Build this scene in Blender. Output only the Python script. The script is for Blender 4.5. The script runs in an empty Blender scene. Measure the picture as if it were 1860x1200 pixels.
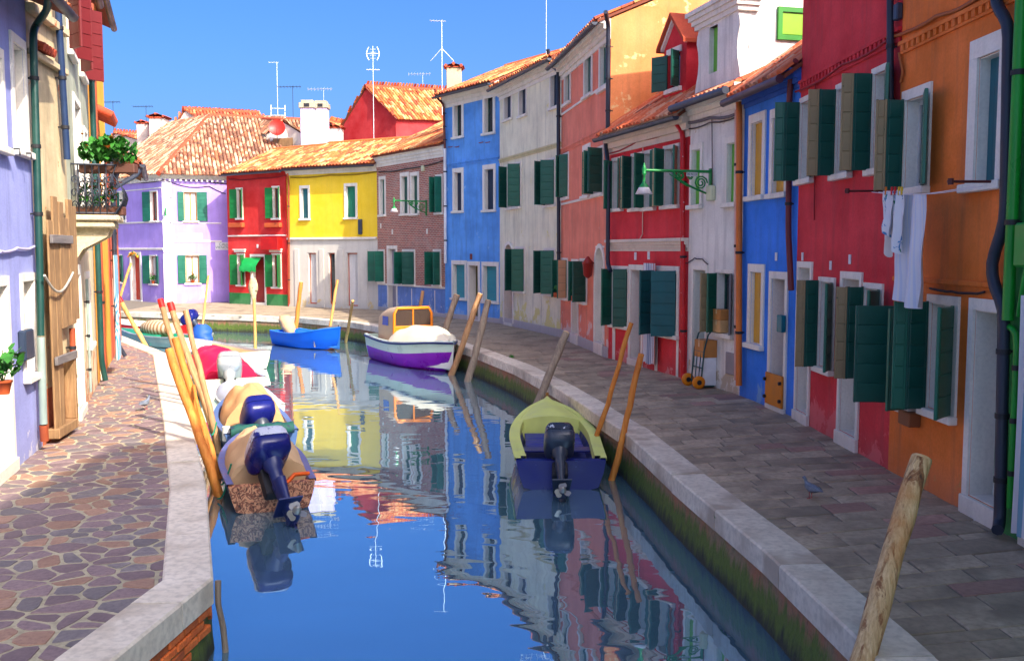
import bpy, bmesh, math, random
from mathutils import Vector, Matrix, noise
random.seed(7)
SC = bpy.context.scene
COL = SC.collection
# ------------------------------------------------------------------ camera
FPX, CX, CY, CAM_H = 1750.0, 930.0, 600.0, 2.7      # focal length and centre in photo pixels, eye height
PITCH = math.atan(145/FPX)
cam_d = bpy.data.cameras.new('camera'); cam = bpy.data.objects.new('camera', cam_d); COL.objects.link(cam)
cam_d.sensor_width = 36.0; cam_d.lens = 36.0*FPX/1860.0
cam_d.clip_start = 0.05; cam_d.clip_end = 3000
cam.location = (0, 0, CAM_H); cam.rotation_euler = (math.pi/2-PITCH, 0, 0)
SC.camera = cam
# ------------------------------------------------------------------ sky, sun, exposure
SUN_EL, SUN_AZ = 40.0, 138.0           # degrees; azimuth clockwise from +Y
W = bpy.data.worlds.new('World'); SC.world = W; W.use_nodes = True
nt = W.node_tree; nt.nodes.clear()
sky = nt.nodes.new('ShaderNodeTexSky'); sky.sky_type = 'NISHITA'; sky.sun_disc = False
sky.sun_elevation = math.radians(SUN_EL); sky.sun_rotation = math.radians(SUN_AZ)
sky.air_density = 0.5; sky.dust_density = 5.5; sky.ozone_density = 4.0
hsv = nt.nodes.new('ShaderNodeHueSaturation'); hsv.inputs['Saturation'].default_value = 1.33; hsv.inputs['Hue'].default_value = 0.502
bg = nt.nodes.new('ShaderNodeBackground'); bg.inputs['Strength'].default_value = 0.15
wo = nt.nodes.new('ShaderNodeOutputWorld')
nt.links.new(sky.outputs[0], hsv.inputs['Color']); nt.links.new(hsv.outputs[0], bg.inputs['Color']); nt.links.new(bg.outputs[0], wo.inputs['Surface'])
sd = bpy.data.lights.new('sun', 'SUN'); sd.energy = 3.0; sd.angle = math.radians(0.5); sd.color = (1.0, 0.9, 0.74)
sun = bpy.data.objects.new('sun', sd); COL.objects.link(sun)
_e, _a = math.radians(SUN_EL), math.radians(SUN_AZ)
TO_SUN = Vector((math.cos(_e)*math.sin(_a), math.cos(_e)*math.cos(_a), math.sin(_e)))
sun.rotation_euler = TO_SUN.to_track_quat('Z', 'Y').to_euler(); sun.location = (20, -20, 30)
SC.view_settings.view_transform = 'Standard'; SC.view_settings.look = 'None'
SC.view_settings.exposure = 1.42; SC.view_settings.gamma = 1.0; SC.view_settings.use_curve_mapping = False
SC.cycles.max_bounces = 6; SC.cycles.diffuse_bounces = 3; SC.cycles.glossy_bounces = 3; SC.cycles.transmission_bounces = 4
SC.render.resolution_x, SC.render.resolution_y = 1024, 660

# ------------------------------------------------------------------ survey helpers (metres from the photograph)
def ray(px, py):
    a, b = (px-CX)/FPX, (CY-py)/FPX
    return Vector((a, math.cos(PITCH)+b*math.sin(PITCH), -math.sin(PITCH)+b*math.cos(PITCH)))
EYE = Vector((0, 0, CAM_H))
def G(px, py, z=0.0):
    r = ray(px, py); return EYE + r*((z-CAM_H)/r.z)
def AT(px, py, D):
    r = ray(px, py); return EYE + r*(D/r.y)
def L(*c):
    return tuple((v/255/12.92 if v/255 <= 0.04045 else ((v/255+0.055)/1.055)**2.4) for v in c)
# ------------------------------------------------------------------ materials
MATS = {}
def newmat(name):
    m = bpy.data.materials.new(name); m.use_nodes = True
    n = m.node_tree.nodes; b = n['Principled BSDF']
    return m, m.node_tree, n, b
def tex(nt, kind='Object', scale=(1, 1, 1)):
    tc = nt.nodes.new('ShaderNodeTexCoord'); mp = nt.nodes.new('ShaderNodeMapping')
    mp.inputs['Scale'].default_value = scale
    nt.links.new(tc.outputs[kind], mp.inputs['Vector']); return mp.outputs[0]
def noise_n(nt, vec, scale, detail=4, rough=0.6, dist=0.0):
    n = nt.nodes.new('ShaderNodeTexNoise'); n.inputs['Scale'].default_value = scale
    n.inputs['Detail'].default_value = detail; n.inputs['Roughness'].default_value = rough; n.inputs['Distortion'].default_value = dist
    nt.links.new(vec, n.inputs['Vector']); return n.outputs[0]
def maprange(nt, v, a, b, c=0.0, d=1.0):
    m = nt.nodes.new('ShaderNodeMapRange'); m.inputs[1].default_value = a; m.inputs[2].default_value = b
    m.inputs[3].default_value = c; m.inputs[4].default_value = d; nt.links.new(v, m.inputs[0]); return m.outputs[0]
def mixc(nt, fac, a, b, mode='MIX'):
    m = nt.nodes.new('ShaderNodeMix'); m.data_type = 'RGBA'; m.blend_type = mode
    for v, s in ((fac, 0), (a, 6), (b, 7)):
        if hasattr(v, 'is_linked'): nt.links.new(v, m.inputs[s])
        elif s == 0: m.inputs[0].default_value = v
        else: m.inputs[s].default_value = (*v[:3], 1)
    return m.outputs[2]
def math_n(nt, op, a, b=0.5):
    m = nt.nodes.new('ShaderNodeMath'); m.operation = op
    for v, s in ((a, 0), (b, 1)):
        if hasattr(v, 'is_linked'): nt.links.new(v, m.inputs[s])
        else: m.inputs[s].default_value = v
    return m.outputs[0]
def bump(nt, b, h, strength=0.3, dist=0.02):
    n = nt.nodes.new('ShaderNodeBump'); n.inputs['Strength'].default_value = strength; n.inputs['Distance'].default_value = dist
    nt.links.new(h, n.inputs['Height']); nt.links.new(n.outputs[0], b.inputs['Normal'])
def sc(c, k): return tuple(min(1, x*k) for x in c[:3])
def mx(c, d, t): return tuple(x*(1-t)+y*t for x, y in zip(c, d))
def plaster(name, col, patch=None, amt=0.0, low=0.0, var=0.16, streak=0.25, rough=0.85, grime=(0.12, 0.11, 0.1)):
    """painted lime plaster: blotches, rain streaks, flaking patches (amt), salt-worn foot (low)"""
    if name in MATS: return MATS[name]
    var *= 1.3; streak = min(.8, streak*1.35)
    m, nt, n, b = newmat(name); L_ = nt.links
    v = tex(nt); n1 = noise_n(nt, v, 0.9, 4, 0.62); n2 = noise_n(nt, tex(nt, scale=(4, 4, 0.35)), 1.3, 5, 0.6)
    n3 = noise_n(nt, v, 1.7, 5, 0.68, 0.3); n4 = noise_n(nt, v, 28, 2, 0.6)
    c = mixc(nt, maprange(nt, n1, 0.3, 0.7), sc(col, 1-var), mx(sc(col, 1+var*0.8), (0.9, 0.9, 0.9), 0.05))
    c = mixc(nt, math_n(nt, 'MULTIPLY', maprange(nt, n2, 0.5, 0.78), streak), c, mx(sc(col, 0.45), grime, 0.45))
    c = mixc(nt, maprange(nt, n4, 0.4, 0.75, 0, 0.28), c, sc(col, 0.6))
    c = mixc(nt, maprange(nt, n3, 0.3, 0.5, 0.3, 0.0), c, mx(sc(col, 1.15), (0.8, 0.8, 0.8), 0.05))
    if patch is not None and (amt or low):
        sep = nt.nodes.new('ShaderNodeSeparateXYZ'); L_.new(v, sep.inputs[0])
        foot = maprange(nt, sep.outputs[2], 0.0, 1.3, 1.0, 0.0)
        t = math_n(nt, 'ADD', n3, math_n(nt, 'MULTIPLY', foot, low))
        c = mixc(nt, maprange(nt, t, 0.72-amt, 0.76-amt), c, patch)
    sep2 = nt.nodes.new('ShaderNodeSeparateXYZ'); L_.new(v, sep2.inputs[0])
    damp = math_n(nt, 'MULTIPLY', maprange(nt, sep2.outputs[2], 0.0, 0.45, 0.55, 0.0), maprange(nt, n1, 0.3, 0.6))
    c = mixc(nt, damp, c, mx(col, (0.2, 0.18, 0.16), 0.6))
    L_.new(c, b.inputs['Base Color']); b.inputs['Roughness'].default_value = rough
    h = math_n(nt, 'ADD', n4, math_n(nt, 'MULTIPLY', n3, 1.5)); bump(nt, b, h, 0.35, 0.012)
    MATS[name] = m; return m
def paint(name, col, rough=0.45, var=0.18, worn=None, wear=0.0, scale=6.0, spec=0.4, stretch=(1, 1, 1), bmp=0.12, metal=0.0):
    if name in MATS: return MATS[name]
    m, nt, n, b = newmat(name)
    v = tex(nt, scale=stretch); n1 = noise_n(nt, v, scale*0.35, 3); n2 = noise_n(nt, v, scale*2, 3, 0.7)
    c = mixc(nt, maprange(nt, n1, 0.3, 0.7), sc(col, 1-var), sc(col, 1+var))
    if worn is not None: c = mixc(nt, maprange(nt, n2, 0.66-wear, 0.70-wear), c, worn)
    nt.links.new(c, b.inputs['Base Color'])
    nt.links.new(maprange(nt, n1, 0.3, 0.7, max(0.02, rough-0.1), min(1, rough+0.15)), b.inputs['Roughness'])
    b.inputs['Specular IOR Level'].default_value = spec; b.inputs['Metallic'].default_value = metal
    bump(nt, b, n2, bmp, 0.01); MATS[name] = m; return m
def wood(name, c0, c1, scale=3.0, axis=2, rough=0.75):
    if name in MATS: return MATS[name]
    m, nt, n, b = newmat(name); s = [9, 9, 9]; s[axis] = 0.7
    v = tex(nt, scale=s); n1 = noise_n(nt, v, scale, 6, 0.65, 0.8); n2 = noise_n(nt, tex(nt), 2.2, 5)
    c = mixc(nt, maprange(nt, n1, 0.32, 0.68), c0, c1); c = mixc(nt, maprange(nt, n2, 0.45, 0.75, 0, 0.55), c, sc(c0, 0.55))
    nt.links.new(c, b.inputs['Base Color']); b.inputs['Roughness'].default_value = rough
    bump(nt, b, n1, 0.5, 0.015); MATS[name] = m; return m
def stone(name, c0, c1, scale=5.0, rough=0.8, rnd=0.25, dark=None, dk=0.0, bmp=0.4):
    """stone with a tone of its own for each piece (Object Info random)"""
    if name in MATS: return MATS[name]
    m, nt, n, b = newmat(name); v = tex(nt, 'Generated' if False else 'Object')
    oi = nt.nodes.new('ShaderNodeObjectInfo')
    add = nt.nodes.new('ShaderNodeVectorMath'); add.operation = 'ADD'
    comb = nt.nodes.new('ShaderNodeCombineXYZ'); nt.links.new(math_n(nt, 'MULTIPLY', oi.outputs['Random'], 37.0), comb.inputs[0])
    nt.links.new(v, add.inputs[0]); nt.links.new(comb.outputs[0], add.inputs[1]); v = add.outputs[0]
    n1 = noise_n(nt, v, scale, 5, 0.65); n2 = noise_n(nt, v, scale*6, 2, 0.6); n3 = noise_n(nt, v, 1.1, 3)
    c = mixc(nt, maprange(nt, n1, 0.3, 0.7), c0, c1)
    hs = nt.nodes.new('ShaderNodeHueSaturation'); nt.links.new(c, hs.inputs['Color'])
    nt.links.new(maprange(nt, oi.outputs['Random'], 0, 1, 1-rnd, 1+rnd), hs.inputs['Value'])
    c = hs.outputs[0]
    if dark is not None: c = mixc(nt, maprange(nt, n3, 0.54-dk, 0.68-dk, 0, 0.85), c, dark)
    c = mixc(nt, maprange(nt, n2, 0.42, 0.72, 0, 0.5), c, sc(c0, 0.55))
    nt.links.new(c, b.inputs['Base Color']); b.inputs['Roughness'].default_value = rough
    bump(nt, b, math_n(nt, 'ADD', n1, n2), bmp, 0.01); MATS[name] = m; return m
def tilemat(name='roof_tile', rnd=False, c0=None, c1=None):
    if name in MATS: return MATS[name]
    m, nt, n, b = newmat(name)
    v = tex(nt); n1 = noise_n(nt, v, 7, 5, 0.7); n2 = noise_n(nt, v, 30, 4, 0.7)
    if rnd:
        oi = nt.nodes.new('ShaderNodeObjectInfo'); cr = nt.nodes.new('ShaderNodeValToRGB')
        e = cr.color_ramp.elements
        pts = [(0, c0), (0.35, mx(c0, c1, 0.5)), (0.6, c1), (0.85, L(206, 150, 118)), (1, L(120, 50, 32))]
        e[0].position, e[0].color = 0, (*pts[0][1], 1); e[1].position, e[1].color = 1, (*pts[-1][1], 1)
        for p, c in pts[1:-1]: x = e.new(p); x.color = (*c, 1)
        nt.links.new(oi.outputs['Random'], cr.inputs[0]); base = cr.outputs[0]
    else:
        at = nt.nodes.new('ShaderNodeAttribute'); at.attribute_name = 'Col'; base = at.outputs['Color']
    c = mixc(nt, maprange(nt, n1, 0.4, 0.7, 0, 0.5), base, (0.6, 0.58, 0.56), 'MULTIPLY')
    c = mixc(nt, maprange(nt, n2, 0.58, 0.7, 0, 0.5), c, L(190, 170, 140))
    nt.links.new(c, b.inputs['Base Color']); b.inputs['Roughness'].default_value = 0.85
    bump(nt, b, n2, 0.3, 0.01); MATS[name] = m; return m
def plain(name, col, rough=0.5, metal=0.0, spec=0.5):
    if name in MATS: return MATS[name]
    m, nt, n, b = newmat(name); b.inputs['Base Color'].default_value = (*col, 1); b.inputs['Roughness'].default_value = rough
    b.inputs['Metallic'].default_value = metal; b.inputs['Specular IOR Level'].default_value = spec
    MATS[name] = m; return m
def stripes(name, cols, freq, axis=0, rough=0.9):
    """woven stripes: flat pattern of the cloth itself"""
    if name in MATS: return MATS[name]
    m, nt, n, b = newmat(name); v = tex(nt); sep = nt.nodes.new('ShaderNodeSeparateXYZ'); nt.links.new(v, sep.inputs[0])
    fr = math_n(nt, 'FRACT', math_n(nt, 'MULTIPLY', sep.outputs[axis], freq), 0)
    cr = nt.nodes.new('ShaderNodeValToRGB'); cr.color_ramp.interpolation = 'CONSTANT'; e = cr.color_ramp.elements
    k = len(cols); e[0].position = 0; e[0].color = (*cols[0], 1); e[1].position = 1/k; e[1].color = (*cols[1], 1)
    for i in range(2, k): x = e.new(i/k); x.color = (*cols[i], 1)
    nt.links.new(fr, cr.inputs[0]); nt.links.new(cr.outputs[0], b.inputs['Base Color']); b.inputs['Roughness'].default_value = rough
    MATS[name] = m; return m

# ------------------------------------------------------------------ mesh builder
class MB:
    def __init__(s): s.v, s.f, s.mi, s.col, s.sm = [], [], [], [], []
    def face(s, pts, mi=0, col=None, smooth=False):
        k = len(s.v); s.v += [tuple(p) for p in pts]; s.f.append(list(range(k, k+len(pts)))); s.mi.append(mi); s.col.append(col); s.sm.append(smooth)
    def add(s, vs, fs, mi=0, col=None, smooth=False):
        k = len(s.v); s.v += [tuple(p) for p in vs]
        for f in fs: s.f.append([i+k for i in f]); s.mi.append(mi); s.col.append(col); s.sm.append(smooth)
    def box(s, x0, x1, y0, y1, z0, z1, mi=0, M=None):
        vs = [Vector((x, y, z)) for z in (z0, z1) for x, y in ((x0, y0), (x1, y0), (x1, y1), (x0, y1))]
        if M is not None: vs = [M @ v for v in vs]
        s.add(vs, [(3, 2, 1, 0), (4, 5, 6, 7), (0, 1, 5, 4), (1, 2, 6, 5), (2, 3, 7, 6), (3, 0, 4, 7)], mi)
    def bbox(s, x0, x1, y0, y1, z0, z1, c=0.01, mi=0, M=None):
        """box with chamfered edges"""
        X, Y, Z = (x0, x1), (y0, y1), (z0, z1); vs = []; idx = {}
        sx = lambda i: (c if i == 0 else -c)
        for i in (0, 1):
            for j in (0, 1):
                for k in (0, 1):
                    for a in range(3):
                        p = [X[i], Y[j], Z[k]]; d = [sx(i), sx(j), sx(k)]
                        for q in range(3):
                            if q != a: p[q] += d[q]
                        idx[i, j, k, a] = len(vs); vs.append(Vector(p))
        if M is not None: vs = [M @ v for v in vs]
        F = []
        for a in range(3):
            o = [q for q in range(3) if q != a]
            for e in (0, 1):
                l = []
                for (p, q) in ((0, 0), (1, 0), (1, 1), (0, 1)):
                    k = [0, 0, 0]; k[a] = e; k[o[0]] = p; k[o[1]] = q; l.append(idx[k[0], k[1], k[2], a])
                if (e == 1) == (a == 1): l.reverse()
                F.append(l)
        for a in range(3):
            o = [q for q in range(3) if q != a]
            for p in (0, 1):
                for q in (0, 1):
                    k0 = [0, 0, 0]; k1 = [0, 0, 0]; k0[o[0]] = k1[o[0]] = p; k0[o[1]] = k1[o[1]] = q; k1[a] = 1
                    F.append([idx[(*k0, o[0])], idx[(*k1, o[0])], idx[(*k1, o[1])], idx[(*k0, o[1])]])
        for i in (0, 1):
            for j in (0, 1):
                for k in (0, 1): F.append([idx[i, j, k, 0], idx[i, j, k, 1], idx[i, j, k, 2]])
        s.add(vs, F, mi)
    def tube(s, path, r, n=8, mi=0, cap=True, smooth=True):
        path = [Vector(p) for p in path]; m = len(path); rr = r if isinstance(r, (list, tuple)) else [r]*m
        vs = []; up = None
        for i, p in enumerate(path):
            t = (path[min(i+1, m-1)]-path[max(i-1, 0)]).normalized()
            if up is None: up = t.orthogonal().normalized()
            else: up = (up - t*up.dot(t)).normalized()
            b = t.cross(up)
            for k in range(n):
                a = 2*math.pi*k/n; vs.append(p+(up*math.cos(a)+b*math.sin(a))*rr[i])
        fs = [(i*n+k, i*n+(k+1) % n, (i+1)*n+(k+1) % n, (i+1)*n+k) for i in range(m-1) for k in range(n)]
        s.add(vs, fs, mi, None, smooth)
        if cap:
            s.face([vs[k] for k in reversed(range(n))], mi); s.face([vs[(m-1)*n+k] for k in range(n)], mi)
    def lathe(s, prof, c, n=12, mi=0, axis='z', smooth=True):
        c = Vector(c); vs = []
        for (r, h) in prof:
            for k in range(n):
                a = 2*math.pi*k/n; q = (r*math.cos(a), r*math.sin(a), h)
                if axis == 'x': q = (h, q[0], q[1])
                if axis == 'y': q = (q[0], h, q[1])
                vs.append(c+Vector(q))
        m = len(prof); fs = [(i*n+k, i*n+(k+1) % n, (i+1)*n+(k+1) % n, (i+1)*n+k) for i in range(m-1) for k in range(n)]
        s.add(vs, fs, mi, None, smooth)
        s.face(vs[:n][::-1], mi); s.face(vs[-n:], mi)
    def grid(s, P, mi=0, smooth=True, close=False):
        """P[i][j] rows of points"""
        n, m = len(P), len(P[0]); vs = [p for r in P for p in r]
        s.add(vs, [(i*m+j, i*m+(j+1) % m, (i+1)*m+(j+1) % m, (i+1)*m+j) for i in range(n-1) for j in range(m if close else m-1)], mi, None, smooth)
    def prism(s, poly, z0, z1, mi=0, bev=0.0):
        """horizontal polygon extruded, optional chamfered top"""
        n = len(poly); c = sum((Vector((p[0], p[1], 0)) for p in poly), Vector())/n
        bot = [(p[0], p[1], z0) for p in poly]
        if bev:
            mid = [(p[0], p[1], z1-bev) for p in poly]
            top = []
            for p in poly:
                d = Vector((c.x-p[0], c.y-p[1], 0)); l = d.length or 1; d *= min(bev*1.3, l*0.4)/l; top.append((p[0]+d.x, p[1]+d.y, z1))
            s.add(bot+mid+top, [tuple(range(2*n, 3*n))]+[(i, (i+1) % n, n+(i+1) % n, n+i) for i in range(n)]+[(n+i, n+(i+1) % n, 2*n+(i+1) % n, 2*n+i) for i in range(n)], mi)
        else:
            s.add(bot+[(p[0], p[1], z1) for p in poly], [tuple(range(n, 2*n)), tuple(range(n-1, -1, -1))]+[(i, (i+1) % n, n+(i+1) % n, n+i) for i in range(n)], mi)
    def mesh(s, name, mats, smooth=None):
        me = bpy.data.meshes.new(name); me.from_pydata(s.v, [], s.f)
        for m in (mats if isinstance(mats, (list, tuple)) else [mats]): me.materials.append(m)
        me.polygons.foreach_set('material_index', s.mi)
        me.polygons.foreach_set('use_smooth', [bool(x) if smooth is None else smooth for x in s.sm])
        if any(c is not None for c in s.col):
            at = me.color_attributes.new('Col', 'FLOAT_COLOR', 'CORNER'); buf = []
            for p, c in zip(s.f, s.col): buf += list((*(c or (0.5, 0.5, 0.5)), 1.0))*len(p)
            at.data.foreach_set('color', buf)
        me.update(); return me
    def build(s, name, mats, parent=None, smooth=None, fix=False, loc=None, rot=None):
        me = s.mesh(name, mats, smooth)
        if fix:
            bm = bmesh.new(); bm.from_mesh(me); bmesh.ops.remove_doubles(bm, verts=bm.verts, dist=1e-5); bmesh.ops.recalc_face_normals(bm, faces=bm.faces); bm.to_mesh(me); bm.free()
        return link(name, me, parent, loc, rot)
def link(name, me, parent=None, loc=None, rot=None):
    o = bpy.data.objects.new(name, me); COL.objects.link(o)
    if parent is not None: o.parent = parent
    if loc is not None: o.location = loc
    if rot is not None: o.rotation_euler = rot
    return o
def tag(o, label=None, cat=None, group=None, kind=None):
    for k, v in (('label', label), ('category', cat), ('group', group), ('kind', kind)):
        if v: o[k] = v
    return o
def empty(name, loc, rz=0.0):
    o = bpy.data.objects.new(name, None); COL.objects.link(o); o.location = loc; o.rotation_euler = (0, 0, rz); o.empty_display_size = 0.2; return o
def copy_tree(o, parent=None):
    c = o.copy(); COL.objects.link(c); c.parent = parent
    for ch in list(o.children): copy_tree(ch, c)
    return c
def offset_poly(P, d):
    """offset a 2-D polyline to its left by d (mitred)"""
    out = []; n = len(P)
    for i in range(n):
        a = (P[i]-P[i-1]).normalized() if i else None; b = (P[i+1]-P[i]).normalized() if i < n-1 else None
        if a is None: a = b
        if b is None: b = a
        na, nb = Vector((-a.y, a.x)), Vector((-b.y, b.x)); m = (na+nb).normalized(); out.append(P[i]+m*(d/max(0.5, m.dot(na))))
    return out
def lerp(a, b, t): return a*(1-t)+b*t
class Poly:
    def __init__(s, P):
        s.P = P; s.l = [0]
        for a, b in zip(P, P[1:]): s.l.append(s.l[-1]+(b-a).length)
        s.len = s.l[-1]
    def at(s, d):
        for i in range(len(s.P)-1):
            if d <= s.l[i+1] or i == len(s.P)-2: return lerp(s.P[i], s.P[i+1], (d-s.l[i])/(s.l[i+1]-s.l[i]))
# ================================================================== THE SETTING: water, quays, pavements
WATER = -0.70
V2 = lambda x, y: Vector((x, y))
RK = [V2(2.62, -6), V2(2.5, 2.5), V2(2.4, 6.57), V2(2.27, 8.51), V2(1.93, 11.44), V2(1.66, 14.33), V2(0.87, 18.88), V2(0.06, 22.43), V2(-0.84, 25.35),
      V2(-1.9, 28.61), V2(-3.6, 32.3), V2(-6.04, 36.2), V2(-8.66, 38.77), V2(-11.48, 40.09), V2(-14.14, 41.15), V2(-17.61, 42.6), V2(-30, 46.5), V2(-60, 55)]
RW = [V2(4.85, -6), V2(4.80, 2.5), V2(4.76, 7.0), V2(4.73, 9.16), V2(4.66, 11.9), V2(4.58, 15.4), V2(3.95, 19.8), V2(2.9, 23.2), V2(2.1, 27.0),
      V2(1.3, 31.2), V2(-0.45, 35.9), V2(-2.71, 39.2), V2(-6.15, 44.3), V2(-10.81, 47.0), V2(-14.5, 50.0), V2(-17.9, 50.0), V2(-30, 60), V2(-60, 70)]
LK = [V2(-2.9, -6), V2(-2.75, 3.5), V2(-2.64, 6.16), V2(-2.47, 7.77), V2(-3.54, 10.97), V2(-5.2, 15.37), V2(-7.0, 20.0), V2(-8.95, 25.0), V2(-13.5, 32.3), V2(-30, 38), V2(-60, 46)]
# canal bed / ground sheet to the horizon, then the water
m, nt_, n_, b_ = newmat('canal_bed'); b_.inputs['Base Color'].default_value = (0.03, 0.05, 0.04, 1); b_.inputs['Roughness'].default_value = 0.9
g = MB(); g.face([(-900, -900, -2.2), (900, -900, -2.2), (900, 900, -2.2), (-900, 900, -2.2)])
tag(g.build('canal_bed', m), kind='structure')
def water_mat():
    m, nt, n, b = newmat('canal_water')
    b.inputs['Base Color'].default_value = (0.26, 0.48, 0.64, 1); b.inputs['Roughness'].default_value = 0.01
    b.inputs['Metallic'].default_value = 0.8; b.inputs['IOR'].default_value = 1.6
    a = noise_n(nt, tex(nt, scale=(1.0, 1.7, 1)), 1.5, 1, 0.45, 0.4); c = noise_n(nt, tex(nt, scale=(0.7, 1.0, 1)), 0.5, 1, 0.4, 0.5); d = noise_n(nt, tex(nt, scale=(1, 2.6, 1)), 6.0, 2, 0.5)
    breeze = maprange(nt, noise_n(nt, tex(nt, scale=(0.25, 0.6, 1)), 0.5, 2), 0.45, 0.66)
    h = math_n(nt, 'ADD', math_n(nt, 'MULTIPLY', a, 0.28), math_n(nt, 'MULTIPLY', c, 1.0))
    h = math_n(nt, 'ADD', h, math_n(nt, 'MULTIPLY', math_n(nt, 'MULTIPLY', d, 0.035), breeze))
    bump(nt, b, h, 0.5, 0.022); return m
g = MB(); g.face([(-700, -700, WATER), (700, -700, WATER), (700, 700, WATER), (-700, 700, WATER)])
tag(g.build('canal_water', water_mat()), kind='structure')
def ground_block(name, kerb, far, mat, dz=-0.03):
    poly = kerb + far; gb = MB(); gb.face([(p.x, p.y, dz) for p in poly]); o = gb.build(name, mat)
    me = o.data; bm = bmesh.new(); bm.from_mesh(me); bmesh.ops.triangulate(bm, faces=bm.faces); bmesh.ops.recalc_face_normals(bm, faces=bm.faces)
    for f in bm.faces:
        if f.normal.z < 0: f.normal_flip()
    bm.to_mesh(me); bm.free(); return tag(o, kind='structure')
mortar_r = stone('mortar_grey', L(104, 94, 82), L(130, 120, 104), 4, 0.9, 0, bmp=0.2)
mortar_l = stone('mortar_pale', L(166, 156, 128), L(190, 180, 150), 3, 0.9, 0, dark=L(160, 150, 126), dk=0.02, bmp=0.25)
pav_r = ground_block('pavement', RK, [V2(-60, 400), V2(400, 400), V2(400, -6)], mortar_r, -0.014)
pav_l = ground_block('pavement_left', LK, [V2(-400, 46), V2(-400, -6)], mortar_l, -0.019)
# ---- quay walls below the kerbs
def quaymat():
    m, nt, n, b = newmat('quay_wall'); v = tex(nt); sep = nt.nodes.new('ShaderNodeSeparateXYZ'); nt.links.new(v, sep.inputs[0])
    n1 = noise_n(nt, v, 2.2, 7, 0.7); n2 = noise_n(nt, tex(nt, scale=(3, 3, 0.5)), 3, 6, 0.7); n3 = noise_n(nt, v, 14, 5, 0.7)
    c = mixc(nt, maprange(nt, n1, 0.35, 0.65), L(164, 104, 74), L(138, 122, 92))
    moss = math_n(nt, 'ADD', maprange(nt, sep.outputs[2], -0.70, -0.28, 0.55, -0.12), math_n(nt, 'MULTIPLY', n2, 0.9))
    c = mixc(nt, maprange(nt, moss, 0.36, 0.55), c, L(92, 108, 34))
    c = mixc(nt, maprange(nt, moss, 0.72, 0.95), c, L(50, 50, 34))
    c = mixc(nt, maprange(nt, n3, 0.5, 0.75, 0, 0.6), c, L(60, 56, 38))
    nt.links.new(c, b.inputs['Base Color']); b.inputs['Roughness'].default_value = 0.8
    bump(nt, b, math_n(nt, 'ADD', n3, n1), 0.8, 0.03); return m
QM = quaymat()
def quay(name, P, inward):
    """wall face a little behind the kerb's edge, wavy with age"""
    pl = Poly(offset_poly(P, inward*0.05)); gb = MB(); n = int(pl.len/0.5); nm = Poly(offset_poly(P, inward*0.6)); rows = []
    zs = [-0.20, -0.36, -0.5, -0.62, -0.74, -2.2]
    for i in range(n+1):
        d = pl.len*i/n; p = pl.at(d); q = nm.at(nm.len*i/n); dr = (q-p).normalized(); r = []
        for k, z in enumerate(zs):
            w = 0.0 if k == 0 else noise.noise((p.x*1.3, p.y*1.3, z*3))*0.03-0.012*k
            r.append(Vector((p.x+dr.x*w, p.y+dr.y*w, z)))
        rows.append(r)
    gb.grid(rows, smooth=False); return tag(gb.build(name, QM, fix=False), kind='structure')
q_r = quay('quay_wall', RK, -1); q_l = quay('quay_wall_left', LK, 1)
# ---- kerb stones
kerb_m = stone('istrian_stone', L(216, 202, 180), L(234, 222, 202), 2.5, 0.75, 0.10, dark=L(186, 168, 144), dk=0.03, bmp=0.3)
kerb_m2 = stone('istrian_stone_worn', L(214, 198, 176), L(232, 220, 198), 2.5, 0.75, 0.12, dark=L(170, 150, 128), dk=0.045, bmp=0.35)
def kerb(owner, P, inward, width, mat, d0, d1, z1=0.012, thick=0.22):
    out = Poly(P); inn = offset_poly(P, inward*width); rnd = random.Random(3); d = d0; i = 0
    def inner(s):
        for k in range(len(P)-1):
            if s <= out.l[k+1] or k == len(P)-2: return lerp(inn[k], inn[k+1], (s-out.l[k])/(out.l[k+1]-out.l[k]))
    while d < d1:
        e = min(d+rnd.uniform(1.1, 1.9), d1)
        for L_ in out.l:
            if d+0.3 < L_ < e-0.3: pass
        cuts = [d+0.006]+[x for x in out.l if d+0.05 < x < e-0.05]+[e-0.006]
        a = [out.at(c) for c in cuts]; b = [inner(c) for c in cuts]; c0 = sum(a+b, Vector((0, 0)))/(2*len(a))
        dz = rnd.uniform(-0.006, 0.006); gb = MB(); bv = 0.018
        top = [lerp(p, q, bv/width) for p, q in zip(a, b)]; topi = [lerp(q, p, bv/width) for p, q in zip(a, b)]
        rows = []
        for k in range(len(cuts)):
            rows.append([Vector((x.x-c0.x, x.y-c0.y, z)) for x, z in ((a[k], z1-thick), (a[k], z1-bv), (top[k], z1), (topi[k], z1), (b[k], z1-bv), (b[k], z1-thick))])
        gb.grid(rows, smooth=False); gb.face(rows[0]); gb.face(rows[-1][::-1])
        gb.build('kerb_stone', mat, owner, fix=True, loc=(c0.x, c0.y, dz)); d = e; i += 1
rl = Poly(RK); ll = Poly(LK)
kerb(q_r, RK, -1, 0.42, kerb_m2, rl.l[1]-3, rl.l[16]+3)
kerb(q_l, LK, 1, 0.40, kerb_m, ll.l[1]-3, ll.l[9]+6)
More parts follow.
